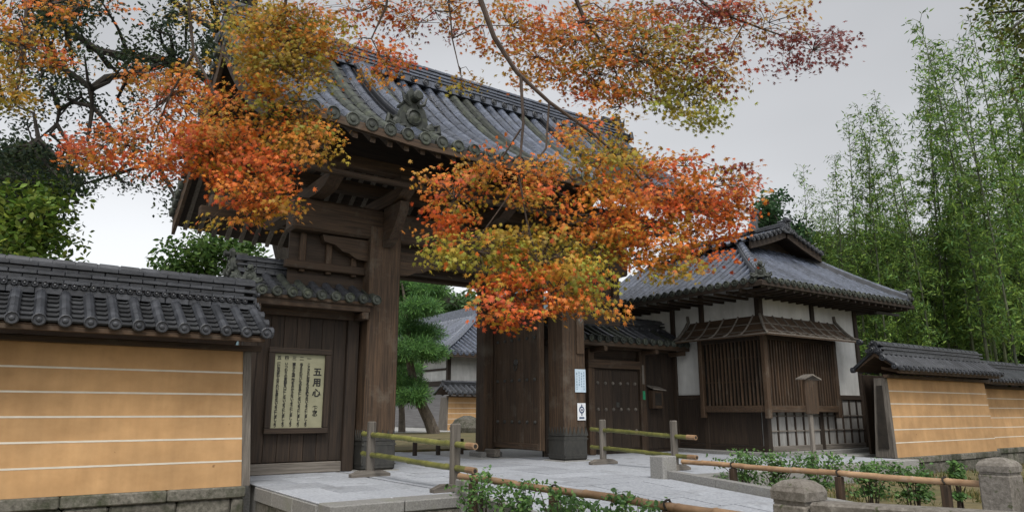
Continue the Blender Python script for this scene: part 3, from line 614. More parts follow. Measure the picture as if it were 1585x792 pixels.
SR = thing('side_wall', (14.3, 15.4, 0), 'dark plank wall with wicket door between gate and gatehouse', 'wall')
part('backing', MB().box(11.82, 16.84, 15.37, 15.45, 0, 3.1), M['dwood_z'], SR)
planks(SR, 11.85, 13.3, 15.34, .1, 2.9, M['dwood_z'], 5); planks(SR, 15.55, 16.82, 15.34, .1, 2.9, M['dwood_z'], 5); planks(SR, 13.3, 15.55, 15.34, 2.68, 2.9, M['dwood_x'], 1)
for x0, x1 in ((13.28, 13.5), (15.28, 15.52)): bx('post', M['wood_z'], SR, x0, x1, 15.2, 15.38, 0, 2.9)
bx('lintel', M['wood_x'], SR, 13.25, 15.27, 15.16, 15.33, 2.36, 2.6); bx('head_beam', M['wood_x'], SR, 11.84, 16.83, 15.18, 15.36, 2.91, 3.05); bx('eave_beam', M['wood_x'], SR, 11.84, 16.83, 14.62, 14.78, 2.93, 3.07)
for X in (12.3, 13.35, 15.35, 16.5): bx('bracket', M['wood_y'], SR, X, X+.12, 14.6, 15.2, 2.79, 2.925)
dr = part('wicket_door', MB().box(13.51, 15.27, 15.29, 15.335, .12, 2.35, .005), M['dwood_z'], SR)
st = MB().lathe([(.05, 0), (.045, -.03), (.015, -.05)], 8, 'y').mesh('stud', M['gwood_x'])
for k in range(5): part('door_plank', MB().box(13.53+k*.345, 13.53+k*.345+.338, 15.275, 15.289, .16, 2.31, .004), M['dwood_z'], dr)
for z in (.62, 1.22, 1.95):
    for k in range(6): inst('stud', st, dr, (13.66+k*.29, 15.274, z))
part('latch', MB().box(14.35, 14.47, 15.25, 15.274, 1.28, 1.42, .01), M['iron'], dr)
side_roof(SR, 12.0, 16.7, 15.25, 3.12, ends='')
mbx = thing('post_box', (15.95, 15.25, 1.3), 'small roofed wooden box fixed on planks right of wicket', 'box')
bx('case', M['wood_z'], mbx, 15.72, 16.15, 15.14, 15.34, 1.25, 1.78, .01); part('roof_board', MB().hexa([(15.66, 15.06, 1.80), (16.21, 15.06, 1.76), (16.21, 15.34, 1.86), (15.66, 15.34, 1.90), (15.66, 15.06, 1.83), (16.21, 15.06, 1.79), (16.21, 15.34, 1.89), (15.66, 15.34, 1.93)]), M['gwood_x'], mbx)
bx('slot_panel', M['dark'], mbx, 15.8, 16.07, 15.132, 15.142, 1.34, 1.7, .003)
pl = thing('name_plate', (15.4, 15.2, 1.55), 'thin white strip with green sign below on wicket post', 'sign')
bx('strip', M['gwood_z'], pl, 15.36, 15.44, 15.185, 15.199, 1.95, 2.5, .003); bx('green_plate', M['ink_g'], pl, 15.35, 15.45, 15.185, 15.199, 1.5, 1.75, .003)

# notice board with the five precepts
NB = thing('notice_board', (4.7, 13.95, .74), 'framed paper notice with columns of black brush writing beside left pillar', 'notice')
for a in ((4.08, 5.33, .74, .85), (4.08, 5.33, 2.26, 2.37)): bx('frame', M['dwood_x'], NB, a[0], a[1], 13.90, 14.0, a[2], a[3])
for a in ((4.08, 4.2, .851, 2.259), (5.21, 5.33, .851, 2.259)): bx('frame', M['dwood_z'], NB, a[0], a[1], 13.90, 14.0, a[2], a[3])
bx('paper', M['paper'], NB, 4.19, 5.22, 13.96, 13.99, .845, 2.265, .002)
inst('lettering', textmesh('五\n用\n心', .17, M['ink'], 'lettering', 1.2, .006), NB, (5.07, 13.957, 2.0), (R(90), 0, 0))
inst('lettering', textmesh('︵\n上\n求\n︶', .10, M['ink'], 'lettering', .8, .002), NB, (5.06, 13.957, 1.33), (R(90), 0, 0))
cols5 = ['一', '二', '三', '四', '五']
txt = ['ことさらに生きものを殺さないようにしましょう', '与えられないものを手にしないようにしましょう', '道ならぬ愛欲をおかさないようにしましょう', 'いつわりの言葉を口にしないようにしましょう', '酒におぼれてなりわいを怠らないようにしましょう']
for k in range(5):
    X = 4.885-k*.148
    inst('lettering', textmesh(cols5[k], .085, M['ink'], 'lettering', 1, .002), NB, (X, 13.957, 2.215), (R(90), 0, 0))
    t = txt[k]; inst('lettering', textmesh('\n'.join(t), .066, M['ink'], 'lettering', .84*(22/len(t)), .0028), NB, (X, 13.957, 2.09), (R(90), 0, 0))

# ------------------------------------------------------------------ the white gatehouse
H = thing('gatehouse', (19.3, 14.8, 0), 'white plastered gatehouse with dark posts, corner lattice window and hipped tiled roof', 'building')
HX0, HX1, HY0, HY1 = 16.86, 21.75, 12.1, 17.6
bx('footing', M['granite'], H, HX0-.25, HX1+.2, HY0-.25, HY1, -.3, .1, .02)
part('plaster_wall', MB().box(HX0+.03, HX1-.03, HY0+.03, HY1, 1.6, 4.78), M['white'], H)
part('board_wall', MB().box(HX0+.03, HX1-.03, HY0+.03, HY1, .1, 1.598), M['paleboard'], H)
for X in (HX0-.03, 19.3, HX1-.14): bx('post', M['dwood_z'], H, X, X+.17, HY0-.03, HY0+.14, .1, 4.75)
for Y in (14.05, 15.2, 17.4): bx('post', M['dwood_z'], H, HX0-.03, HX0+.14, Y, Y+.17, .1, 4.75)
bx('sill_rail', M['dwood_x'], H, HX0+.15, HX1-.15, HY0-.02, HY0+.1, 1.5, 1.64); bx('sill_rail', M['dwood_y'], H, HX0-.02, HX0+.1, HY0+.15, HY1, 1.5, 1.64)
bx('bottom_rail', M['gwood_x'], H, HX0+.15, HX1-.15, HY0-.02, HY0+.1, .1, .25); bx('bottom_rail', M['dwood_y'], H, HX0-.02, HX0+.1, HY0+.15, HY1, .1, .25)
bx('tie_rail', M['dwood_x'], H, HX0+.15, HX1-.15, HY0-.01, HY0+.1, 4.62, 4.74); bx('tie_rail', M['dwood_y'], H, HX0-.01, HX0+.1, HY0+.15, HY1, 4.62, 4.74)
for k in range(11): bx('batten', M['dwood_z'], H, 17.3+k*.4, 17.345+k*.4, HY0-.012, HY0+.05, .25, 1.5, .005) if abs(17.32+k*.4-19.38) > .15 else None
for z in (.62, 1.02): bx('batten', M['gwood_x'], H, HX0+.15, HX1-.15, HY0-.006, HY0+.05, z, z+.04, .005)
for k in range(7): part('wall_plank', MB().box(HX0-.005, HX0+.04, 12.3+k*.44, 12.3+k*.44+.435, .26, 1.5, .004), M['dwood_z'], H)
# lattice window wrapping the corner
BW = part('lattice_bay', MB().box(16.62, 20.0, 11.86, 12.08, 1.14, 1.32, .01).box(16.62, 16.83, 12.085, 14.1, 1.14, 1.32, .01), M['wood_x'], H)
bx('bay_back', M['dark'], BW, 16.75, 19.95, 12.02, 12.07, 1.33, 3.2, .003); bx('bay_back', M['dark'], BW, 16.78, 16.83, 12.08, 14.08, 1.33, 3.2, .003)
bx('bay_head', M['dwood_x'], BW, 16.62, 20.0, 11.86, 12.06, 3.08, 3.2); bx('bay_head', M['dwood_y'], BW, 16.62, 16.82, 12.07, 14.1, 3.08, 3.2)
for X, Y in ((16.58, 11.82), (19.92, 11.84)): bx('bay_post', M['wood_z'], BW, X, X+.14, Y, Y+.14, .98, 3.2)
bx('bay_post', M['wood_z'], BW, 16.6, 16.74, 14.0, 14.14, .98, 3.2)
bar = MB().box(-.021, .021, -.03, .03, 0, 1.76, .004).mesh('lattice_bar', M['wood_z'])
for k in range(25): inst('lattice_bar', bar, BW, (16.82+k*.126, 11.9, 1.321))
for k in range(15): inst('lattice_bar', bar, BW, (16.66, 12.06+k*.126, 1.321), R(90))
for z in (1.95, 2.6): bx('lattice_rail', M['wood_x'], BW, 16.75, 19.92, 11.935, 11.965, z, z+.04, .004); bx('lattice_rail', M['wood_y'], BW, 16.695, 16.725, 12.0, 14.0, z, z+.04, .004)
# its board roof with curved battens
bp = lambda t: 3.16+.60*t**1.6                  # t: 0 eave .. 1 wall
br = MB(); T = [i/6 for i in range(7)]
# eave out at y=11.38 (front) / x=16.14 (left); wall line y=12.08 / x=16.84
fr = lambda t: (11.38+.70*t, 16.14+.70*t)
for o in (0, -.035):
    br.grid([[(fr(t)[1], fr(t)[0], bp(t)+o), (20.55-.1*t, fr(t)[0], bp(t)+o)] for t in T]); br.grid([[(fr(t)[1], fr(t)[0], bp(t)+o), (fr(t)[1], 14.65-.1*t, bp(t)+o)] for t in T])
br.grid([[(16.14, 11.38, bp(0)+o), (20.55, 11.38, bp(0)+o)] for o in (0, -.035)]); br.grid([[(16.14, 11.38, bp(0)+o), (16.14, 14.65, bp(0)+o)] for o in (0, -.035)])
BR = part('bay_roof', br, M['wood_y'], H)
def batten(pts, wd, nm='curved_batten'):
    part(nm, MB().tube(pts, wd, 5), M['gwood_y'], BR)
for k in range(9): batten([(16.95+k*.45-.0*t, fr(t)[0], bp(t)+.02) for t in T if 16.95+k*.45 > fr(t)[1]], .026)
for k in range(5): batten([(fr(t)[1], 12.3+k*.5, bp(t)+.02) for t in T], .026)
batten([(fr(t)[1], fr(t)[0], bp(t)+.03) for t in T], .04, 'hip_batten')
for t in (.02, .36, .7): batten([(fr(t)[1], fr(t)[0], bp(t)+.012), (20.5, fr(t)[0], bp(t)+.012)], .02, 'cross_batten'); batten([(fr(t)[1], fr(t)[0], bp(t)+.012), (fr(t)[1], 14.6, bp(t)+.012)], .02, 'cross_batten')
for X, Y, a in ((20.52, 11.36, 0), (16.12, 14.62, 1)):
    mp_ = [(20.52, fr(t)[0], bp(t)+.05) for t in T] if not a else [(fr(t)[1], 14.62, bp(t)+.05) for t in T]
    q = mp_[-1]; batten(mp_+[(q[0], q[1]+.03, q[2]+.18)], .05, 'end_batten')
# hipped roof with a gable towards the front
EX0, EX1, EY0, EY1, EZ = 15.4, 23.1, 10.9, 19.4, 4.46
hp = sag(1.6, 2.35, .18); cxh = (EX0+EX1)/2
und = MB(); dd = [i/5*2.35 for i in range(6)]
for o in (-.05, -.16):
    und.grid([[(EX0+d, EY0+d, EZ+hp(d)+o), (EX1-d, EY0+d, EZ+hp(d)+o)] for d in dd]); und.grid([[(EX0+d, EY1-d, EZ+hp(d)+o), (EX1-d, EY1-d, EZ+hp(d)+o)] for d in dd])
    und.grid([[(EX0+d, EY0+d, EZ+hp(d)+o), (EX0+d, EY1-d, EZ+hp(d)+o)] for d in dd]); und.grid([[(EX1-d, EY0+d, EZ+hp(d)+o), (EX1-d, EY1-d, EZ+hp(d)+o)] for d in dd])
ring = [(EX0, EY0), (EX1, EY0), (EX1, EY1), (EX0, EY1), (EX0, EY0)]
und.grid([[(x, y_, EZ+o) for x, y_ in ring] for o in (-.05, -.16)])
HR = part('roof', und, M['dwood_x'], H)
tl_ = [M['tile_l'], M['tile_m']]
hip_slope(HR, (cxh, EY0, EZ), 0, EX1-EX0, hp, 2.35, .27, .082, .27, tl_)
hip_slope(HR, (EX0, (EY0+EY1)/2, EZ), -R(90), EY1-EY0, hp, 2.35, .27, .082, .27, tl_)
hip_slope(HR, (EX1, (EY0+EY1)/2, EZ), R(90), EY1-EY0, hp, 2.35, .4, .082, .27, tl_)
for k in range(20):
    for X in (EX0+.3+k*.37,): part('rafter', MB().box(X, X+.07, EY0+.06, HY0+.1, EZ-.24, EZ-.165), M['dwood_y'], HR)
for k in range(18): part('rafter', MB().box(EX0+.06, HX0+.1, EY0+.7+k*.42, EY0+.77+k*.42, EZ-.24, EZ-.165), M['dwood_x'], HR)
bx('gutter', M['iron'], HR, HX1, EX1+.0, EY0+.5, EY0+.58, EZ-.34, EZ-.26); bx('fascia', M['dwood_x'], HR, EX0+.02, EX1-.02, EY0+.01, EY0+.06, EZ-.165, EZ-.055); bx('fascia', M['dwood_y'], HR, EX0+.01, EX0+.06, EY0+.07, EY1, EZ-.165, EZ-.055)
hm = onimesh(.42, M['tile_m'])
for ex, sx in ((EX0, 1), (EX1, -1)):
    hpts = [np.array((ex+sx*d, EY0+d, EZ+hp(d)+.1)) for d in np.linspace(.12, 2.35, 7)]
    part('hip_course', MB().prism([(i, 0) for i in range(7)]+[(i, 1) for i in range(6, -1, -1)], lambda i, j: tuple(hpts[int(i)]+np.array((.09*sx, -.09, -.1+.15*j))), lambda i, j: tuple(hpts[int(i)]+np.array((-.09*sx, .09, -.1+.15*j)))), M['tile'], HR)
    for i in range(6): cap_tiles(HR, hpts[i]+np.array((0, 0, .06)), hpts[i+1]+np.array((0, 0, .06)), .09, .27, M['tile_l'], 'hip_tile')
    inst('ridge_end_ornament', hm, HR, (ex+sx*.1, EY0+.1, EZ+.06), R(-45) if sx > 0 else R(45))
# upper gable
gy, gz = EY0+2.35, EZ+1.6; up = sag(.56, 1.75, .2)
gb = MB()
for o in (0, -.12):
    for sx in (1, -1): gb.grid([[(cxh-sx*(1.75-d), yy, gz+.02+up(d)+o) for yy in (gy-.55, EY1-1.9)] for d in (0, .6, 1.2, 1.75)])
gb.prism([(-1.45, 0), (1.45, 0), (0, .6)], lambda a, b: (cxh+a, gy-.02, gz-.1+b), lambda a, b: (cxh+a, gy+.1, gz-.1+b))
part('gable', gb, M['dwood_x'], HR)
for sx in (1, -1):
    dd = np.linspace(0, 1.75, 8); top = [(cxh-sx*(1.8-d), gz+.02+up(d)) for d in dd]
    part('bargeboard', MB().prism(top+[(a, b-.24) for a, b in top[::-1]], lambda a, b: (a, gy-.62, b), lambda a, b: (a, gy-.55, b)), M['dwood_x'], HR)
    dm = discmesh(.09, M['tile'])
    for i in range(8): d = .05+i*.22; inst('verge_tile', dm, HR, (cxh-sx*(1.8-d), gy-.66, gz+.06+up(d)), 0)
    rect_slope(HR, (cxh-sx*1.8, (gy-.5+EY1-2)/2, gz+.05), -R(90)*sx, EY1-2-gy+.5, up, 1.75, .27, .082, .27, [M['tile_l']], disc=False)
zt = ridge(HR, 'y', cxh, gy-.6, EY1-2, gz+.52, [(.4, .1), (.32, .05), (.38, .05), (.3, .05)], .09, M['tile'], seg=.5)
inst('ridge_end_ornament', onimesh(.5, M['tile']), HR, (cxh, gy-.66, gz+.48), 0)
fin = part('ridge_finial', MB().tube([(cxh-.1, gy+.5, zt-.15), (cxh-.05, gy+.5, zt+.15), (cxh+.08, gy+.5, zt+.4), (cxh-.02, gy+.5, zt+.62)], [.2, .14, .1, .03], 8).tube([(cxh, gy+.5, zt+.3), (cxh-.2, gy+.45, zt+.42), (cxh-.34, gy+.4, zt+.34)], [.07, .06, .02], 6).lathe([(.03, -.12), (.12, -.06), (.12, .06), (.03, .12)], 8, 'z', (cxh+.08, gy+.48, zt+.56)), M['tile'], HR)

# small roofed board on a post in front of the lattice window
SP = thing('sign_board', (16.3, 10.45, 0), 'weathered roofed wooden sign board on post before lattice window', 'sign')
bx('post', M['gwood_z'], SP, 16.24, 16.36, 10.42, 10.50, 0, 1.95); bx('board', M['wood_z'], SP, 16.05, 16.55, 10.37, 10.418, 1.1, 1.92, .01)
for sx in (1, -1): part('cap_board', MB().hexa([(16.3, 10.3, 2.03), (16.3-sx*.36, 10.3, 1.92), (16.3-sx*.36, 10.55, 1.92), (16.3, 10.55, 2.03), (16.3, 10.3, 2.065), (16.3-sx*.36, 10.3, 1.955), (16.3-sx*.36, 10.55, 1.955), (16.3, 10.55, 2.065)]), M['gwood_x'], SP)

# ------------------------------------------------------------------ stone posts, rails, barriers
kb = thing('kerb_block', (9.88, 9.3, 0), 'square grey granite block ending the right kerb', 'block')
bx('block', M['granite'], kb, 9.68, 10.04, 9.155, 9.48, -.03, .38, .015)
kb2 = thing('kerb_block', (5.54, 9.0, 0), 'low granite block where the left bamboo rail begins', 'block')
bx('block', M['granite'], kb2, 5.40, 5.62, 8.885, 9.1, -.62, .22, .015)
def bamboo(name, a, b, r, mat, parent, step=.42):
    a, b = np.array(a, float), np.array(b, float); ln = np.linalg.norm(b-a); n = max(2, int(ln/step)); pts, rad = [], []
    for i in range(n):
        for f, k in ((0, .97), (.04, 1.1), (.08, .97), (.5, .95), (.96, .97)): pts.append(a+(b-a)*(i+f)/n+np.array((0, 0, .006*math.sin(i*1.3)))); rad.append(r*k)
    pts.append(b); rad.append(r); part(name, MB().tube(pts, rad, 10), mat, parent, True)
    v = (b-a)/ln
    return a, b, v
def low_rail(X, y0, y1, posts, label, zg):
    t = thing('bamboo_rail', (X, (y0+y1)/2, zg), label, 'railing', 'low bamboo rails beside the approach')
    bamboo('rail', (X, y0, .28), (X, y1, .27), .044, M['bamboo_o'], t)
    for y_ in posts:
        bx('post', M['wood_z'], t, X-.05, X+.05, y_-.05, y_+.05, zg, .232, .01); part('rope_tie', MB().tube([(X+.052*math.cos(a), y_+.012*math.sin(3*a),   .28+.052*math.sin(a)) for a in np.linspace(0, 6.28, 11)], .012, 5), M['dark'], t)
low_rail(5.33, 8.86, 4.0, (8.5, 6.75, 5.0), 'low brown bamboo rail behind the leafy shrubs, nearer one', -.62)
low_rail(10.12, 9.1, 4.2, (8.0, 6.12, 4.66), 'low brown bamboo rail running from granite block to stone post', -.42)
def barrier(X, y0, y1, pz, posts, label):
    t = thing('bamboo_barrier', (X, (y0+y1)/2, 0), label, 'barrier', 'green bamboo barriers at the gate')
    for za, zb in pz:
        bamboo('pole', (X, y0, za), (X, y1, zb), .047, M['bamboo_g'], t, .55)
        part('pole_end', MB().tube([(X, y1, zb), (X, y1-.22, zb-.004)], .049, 10), M['bamboo_o'], t); part('pole_hollow', MB().tube([(X, y1-.215, zb-.004), (X, y1-.224, zb-.004)], .03, 8), M['dark'], t)
    for y_ in posts:
        bx('post', M['gwood_z'], t, X-.075, X+.075, y_-.05, y_+.05, .06, .98, .02); part('foot', MB().prism([(-.38, 0), (.38, 0), (.38, .05), (.22, .11), (-.22, .11), (-.38, .05)], lambda a, b: (X+a, y_-.07, b), lambda a, b: (X+a, y_+.07, b)), M['gwood_x'], t)
barrier(5.66, 12.95, 9.2, ((.75, .67), (.39, .33)), (12.58, 9.55), 'green bamboo barrier on wooden posts left of the approach')
barrier(11.3, 12.9, 10.0, ((.76, .66), (.36, .28)), (12.5, 10.35), 'green bamboo barrier on wooden posts before the wicket door')
def stone_post(x, y, w_, zt, zb, label):
    t = thing('bridge_post', (x, y, zb), label, 'post', 'stone posts of the bridge')
    h = w_/2; part('shaft', MB().box(x-h, x+h, y-h, y+h, zb, zt-.16, .02), M['lichen'], t)
    part('neck', MB().box(x-h*.92, x+h*.92, y-h*.92, y+h*.92, zt-.16, zt-.13), M['lichen'], t)
    rings = []
    for f, z in ((1, -.13), (1.02, -.06), (.9, -.02), (.6, .02), (.2, .035)):
        rings.append([(x+h*f*a, y+h*f*b, zt+z) for a, b in ((-1, -1), (0, -1.03), (1, -1), (1.03, 0), (1, 1), (0, 1.03), (-1, 1), (-1.03, 0), (-1, -1))])
    part('cap', MB().grid(rings).add([r for r in rings[-1][:-1]], [tuple(range(8))]), M['lichen'], t)
stone_post(5.62, 3.78, .32, .56, -.62, 'near lichen covered stone bridge post at bottom edge of photo')
stone_post(10.1, 4.0, .36, .57, -.62, 'far stone bridge post at the end of the right bamboo rail')
def parapet(X, label):
    t = thing('bridge_parapet', (X, 0, -.62), label, 'parapet', 'stone bridge parapets'); ys_ = np.linspace(3.59, -6, 14); zt = lambda y_: .43+.1*math.sin((3.59-y_)/9.6*math.pi)*1.4
    part('rail_stone', MB().grid([[(X+a, y_, zt(y_)+b) for a, b in ((-.14, -.22), (-.14, -.02), (-.11, .0), (.11, .0), (.14, -.02), (.14, -.22), (-.14, -.22))] for y_ in ys_]), M['lichen'], t)
    for k in range(5): part('baluster', MB().box(X-.1, X+.1, 2.2-k*1.8-.12, 2.2-k*1.8+.12, -.62, zt(2.2-k*1.8)-.2, .015), M['lichen'], t)
parapet(5.62, 'near stone bridge parapet at the bottom right edge'); parapet(10.1, 'far stone bridge parapet behind the far post')
tag(part('flat_stone', MB().box(10.3, 10.9, 4.4, 4.8, -.5, -.18, .04), M['slab']), 'pale flat stone on moss left of the far bridge post', 'stone')

# ------------------------------------------------------------------ shrubs along the approach
GRN = [(.06, .14, .03), (.11, .22, .05), (.05, .11, .03), (.16, .27, .08), (.10, .18, .08)]
def shrub(p, zt, wd, zg, label, n=420, group='shrubs beside the approach'):
    t = thing('shrub', (p[0], p[1], zg), label, 'shrub', group); h = zt-zg; mb = MB(); cs = []
    for k in range(11):
        a = random.uniform(0, 6.28); r_ = wd*random.uniform(.15, 1); e = (p[0]+r_*math.cos(a), p[1]+r_*math.sin(a), zt-random.uniform(0, .35)*h*.7)
        mb.tube([(p[0]+.06*math.cos(a), p[1]+.06*math.sin(a), zg), (p[0]+.4*r_*math.cos(a), p[1]+.4*r_*math.sin(a), zg+.5*h), e], [.012, .008, .004], 5, False); md = np.array((p[0]+.55*r_*math.cos(a), p[1]+.55*r_*math.sin(a), zg+.5*h)); cs += [e, np.array(e)*.6+.4*md, md+np.array((.25*r_*math.cos(a), .25*r_*math.sin(a), -.05*h))]
    part('stems', mb, M['bark_m'], t)
    pos, i = cloud(cs, [wd*.34]*len(cs), n, .5); pos[:, 2] = np.maximum(pos[:, 2], zg+.05); nr = rng.standard_normal((n, 3))*.6+np.array((-.2, -.35, .9))
    me = leafmesh('leaves', *OVAL, pos-np.array((p[0], p[1], zg)), nr, rng.random(n)*6.28, rng.uniform(.035, .065, n), colmix(GRN, n), M['leaf']); inst('leaves', me, t, (p[0], p[1], zg))
for k, (y_, wd, zt, lb) in enumerate(((7.95, .42, .42, 'leafy green shrub nearest the bamboo barrier'), (7.2, .30, .34, 'thin green shrub, second from the bamboo barrier'), (6.4, .34, .40, 'green shrub in the middle of the near row'), (5.75, .30, .37, 'green shrub, fourth from the barrier in near row'), (5.15, .34, .36, 'green shrub closest to the near stone post'), (4.35, .2, .2, 'small shrub tip at the bottom edge of the photo'))):
    shrub((5.16, y_), zt-.05, wd, -.62, lb, 620)
for (px, py, wd, h, lb) in ((1150, 722, .42, .55, 'green shrub just right of the granite block'), (1203, 730, .36, .5, 'green shrub behind the rail, second from block'), (1268, 730, .34, .5, 'green shrub at the foot of the sign board'), (1348, 742, .40, .62, 'green shrub behind the rail before house terrace'), (1412, 748, .30, .55, 'small green shrub below the right ochre wall'), (1482, 745, .18, .3, 'tiny yellow green plant left of far stone post')):
    q = onx(px, py, 11.2); shrub((q[0], q[1]), q[2]+.26, wd*1.15, -.38, lb, 900)

n = 5200; cx_ = rng.uniform(10.3, 26, 260); cy_ = rng.uniform(2.5, 9.0, 260); i = rng.integers(0, 260, n); pos = np.stack([cx_[i]+rng.standard_normal(n)*.1, cy_[i]+rng.standard_normal(n)*.1, np.full(n, -.37)], axis=1)
nr = rng.standard_normal((n, 3))*np.array((1, 1, .25)); sp0 = rng.standard_normal(n)*.5
tag(inst('grass_tufts', leafmesh('grass_tufts', *BLADE, pos, nr, sp0, rng.uniform(.07, .2, n), colmix([(.09, .11, .03), (.16, .14, .05), (.07, .1, .03), (.22, .18, .08)], n, .3), M['leaf']), None, (0, 0, 0)), 'sparse low grass on the mossy ground behind the right rail', 'grass', kind='stuff')

# ------------------------------------------------------------------ the courtyard behind the gate
SH = thing('storehouse', (32, 58, 0), 'long white hall with grey tiled roof seen through the gate', 'building')
bx('grey_wall', M['wallgrey'], SH, 26, 40, 45, 80, 0, 3.0, .02); part('white_wall', MB().box(26.05, 39.95, 45.05, 79.9, 3.0, 5.2), M['white'], SH)
for y_ in (44.95, 49, 53, 57, 61): bx('post', M['dwood_z'], SH, 25.93, 26.2, y_, y_+.28, 2.9, 5.2)
for X in (29.5, 33): bx('post', M['dwood_z'], SH, X, X+.25, 44.93, 45.1, 2.9, 5.2)
bx('beam', M['dwood_y'], SH, 25.9, 26.1, 45.3, 79, 3.0, 3.35); bx('beam', M['dwood_y'], SH, 25.92, 26.1, 45.3, 79, 4.1, 4.25); bx('beam', M['dwood_x'], SH, 26.3, 39, 44.94, 45.08, 3.0, 3.2)
sp_ = sag(4.2, 8.2, .2); und = MB(); dd = [i/5*8.2 for i in range(6)]
for o in (-.05, -.3):
    und.grid([[(24.8+d, 43.8+d, 5.25+sp_(d)+o), (41.2-d, 43.8+d, 5.25+sp_(d)+o)] for d in dd]); und.grid([[(24.8+d, 43.8+d, 5.25+sp_(d)+o), (24.8+d, 81, 5.25+sp_(d)+o)] for d in dd])
und.grid([[(24.8, 81, 5.25+o), (24.8, 43.8, 5.25+o), (41.2, 43.8, 5.25+o)] for o in (-.05, -.3)])
SR_ = part('roof', und, M['dwood_x'], SH)
hip_slope(SR_, (33, 43.8, 5.25), 0, 16.4, sp_, 8.2, .5, .15, .9, [M['tile_l']]); hip_slope(SR_, (24.8, 62.4, 5.25), -R(90), 37.2, sp_, 8.2, .5, .15, .9, [M['tile_l']])
hq = [np.array((24.8+d, 43.8+d, 5.4+sp_(d))) for d in np.linspace(.1, 8.2, 6)]
for i in range(5): part('hip_ridge', MB().tube([hq[i], hq[i+1]], .3, 8), M['tile_l'], SR_)
bx('ridge', M['tile_l'], SR_, 32.6, 33.4, 51.8, 80, 9.3, 10.1)
cw, _ = plaster_wall(23.6, 33, 41, -.01, 2.1, 'short bright ochre wall with white lines inside the courtyard', end='l', sp=.4, single=False)
for k in range(4):
    q = onz(606+k*36, 703-k*1.2, .05); t = tag(part('low_fence_post', MB().box(q[0]-.05, q[0]+.05, q[1]-.05, q[1]+.05, .0, .42, .01), M['dwood_z']), 'low dark post edging the moss inside the gate, %s from the left pillar' % 'first second third fourth'.split()[k], 'post', 'low posts inside the gate')
tag(part('garden_rock', MB().lathe([(.9, 0), (1.0, .3), (.7, .75), (.2, .95)], 9, 'z', (21.2, 34.5, 0)), M['oldstone']), 'grey garden rock at the foot of the leaning pine', 'rock')
PNE = [(.07, .16, .045), (.11, .24, .06), (.16, .31, .075), (.08, .18, .07)]
def pine(base, pts, pads, label, rad):
    t = thing('pine_tree', base, label, 'tree', 'pines in the courtyard'); part('trunk', MB().tube(pts, rad, 8), M['pinebark'], t, True); mb = MB()
    pos = []; nr = []
    for c, r_ in pads:
        j = int(np.argmin([np.linalg.norm(np.array(p)-np.array(c)) for p in pts])); mb.tube([pts[j], (np.array(pts[j])+np.array(c))/2+np.array((0, 0, .15)), c], [.07, .05, .02], 5, False)
        n = int(480*r_*r_)+180; u = rng.standard_normal((n, 3)); u /= np.linalg.norm(u, axis=1, keepdims=True); u *= rng.random((n, 1))**.4
        pos.append(np.array(c)+u*np.array((r_*.85, r_*.85, r_*.30))); nr.append(np.tile(rng.standard_normal((n, 3)), 1))
    part('branches', mb, M['pinebark'], t); pos = np.concatenate(pos); nr = np.concatenate(nr); n = len(pos)
    inst('needles', leafmesh('needles', [(0, 0, 0), (.07, .9, 0), (.02, .9, 0), (.55, .75, .1), (.5, .8, .1), (-.55, .75, -.1), (-.5, .8, -.1), (.3, .3, .75), (.33, .26, .75)], [(0, 1, 2), (0, 3, 4), (0, 5, 6), (0, 7, 8)], pos-np.array(base), nr, rng.random(n)*6.28, rng.uniform(.3, .55, n), colmix(PNE, n, .35), M['leaf']), t, base)
D_ = 38.0
pt = lambda x, y, d=D_: tuple(at(x, y, d))
b0 = tuple(onz(672, 672, 0)); dd0 = float((np.array(b0)-CAM) @ FW)
q = lambda x, y, o=0: tuple(at(x, y, dd0+o))
pine(b0, [b0, q(664, 650), q(652, 625), q(642, 600), q(634, 560), q(632, 520), q(628, 470), q(622, 438)],
     [(q(615, 440, 1), 1.5), (q(665, 448, 0), 1.2), (q(600, 470, 1), 1.3), (q(650, 475, -1), 1.2), (q(612, 505, 0), 1.6), (q(655, 515, 1), 1.3), (q(640, 540, -1), 1.5), (q(605, 550, 1), 1.5), (q(670, 545, 0), .9), (q(625, 595, 0), 1.3), (q(640, 612, -1), 1.0), (q(605, 600, 1), 1.4), (q(645, 455, 1.5), 1.0)],
     'leaning green pine with bent trunk seen through the gate', [.36, .32, .28, .25, .2, .16, .1, .05])
b1 = tuple(onz(622, 668, 0)); d1_ = float((np.array(b1)-CAM) @ FW); q1 = lambda x, y: tuple(at(x, y, d1_))
pine(b1, [b1, q1(622, 640), q1(620, 600), q1(616, 560)], [(q1(605, 590), 1.4), (q1(632, 600), 1.1), (q1(610, 615), 1.0), (q1(625, 570), 1.3)], 'thin straight pine left of the leaning one in the courtyard', [.22, .18, .14, .08])

# ------------------------------------------------------------------ trees behind the walls
def tree(name, base, trunk, rad, centres, radii, n, pal, size, label, group=None, bark='bark', limbs=(), shape=OVAL, flat=.6):
    t = thing(name, base, label, 'tree', group); part('trunk', MB().tube(trunk, rad, 9), M[bark], t, True)
    mb = MB()
    for l in limbs: mb.tube(l[0], l[1], 7, False)
    tp = [np.array(p) for p in trunk[1:]]+[np.array(p) for l in limbs for p in l[0]]
    for c in centres:
        j = int(np.argmin([np.linalg.norm(p-np.array(c)) for p in tp])); m = (tp[j]+np.array(c))/2+rng.standard_normal(3)*.2; mb.tube([tp[j], m, c], [.07, .045, .02], 5, False)
    if mb.v: part('limbs', mb, M[bark], t, True)
    pos, i = cloud(centres, radii, n); nr = rng.standard_normal((n, 3))*flat+np.array((0, 0, .7))
    inst('crown', leafmesh('crown', *shape, pos-np.array(base), nr, rng.random(n)*6.28, rng.uniform(size*.7, size*1.3, n), colmix(pal, n, .25), M['leaf']), t, base); return t
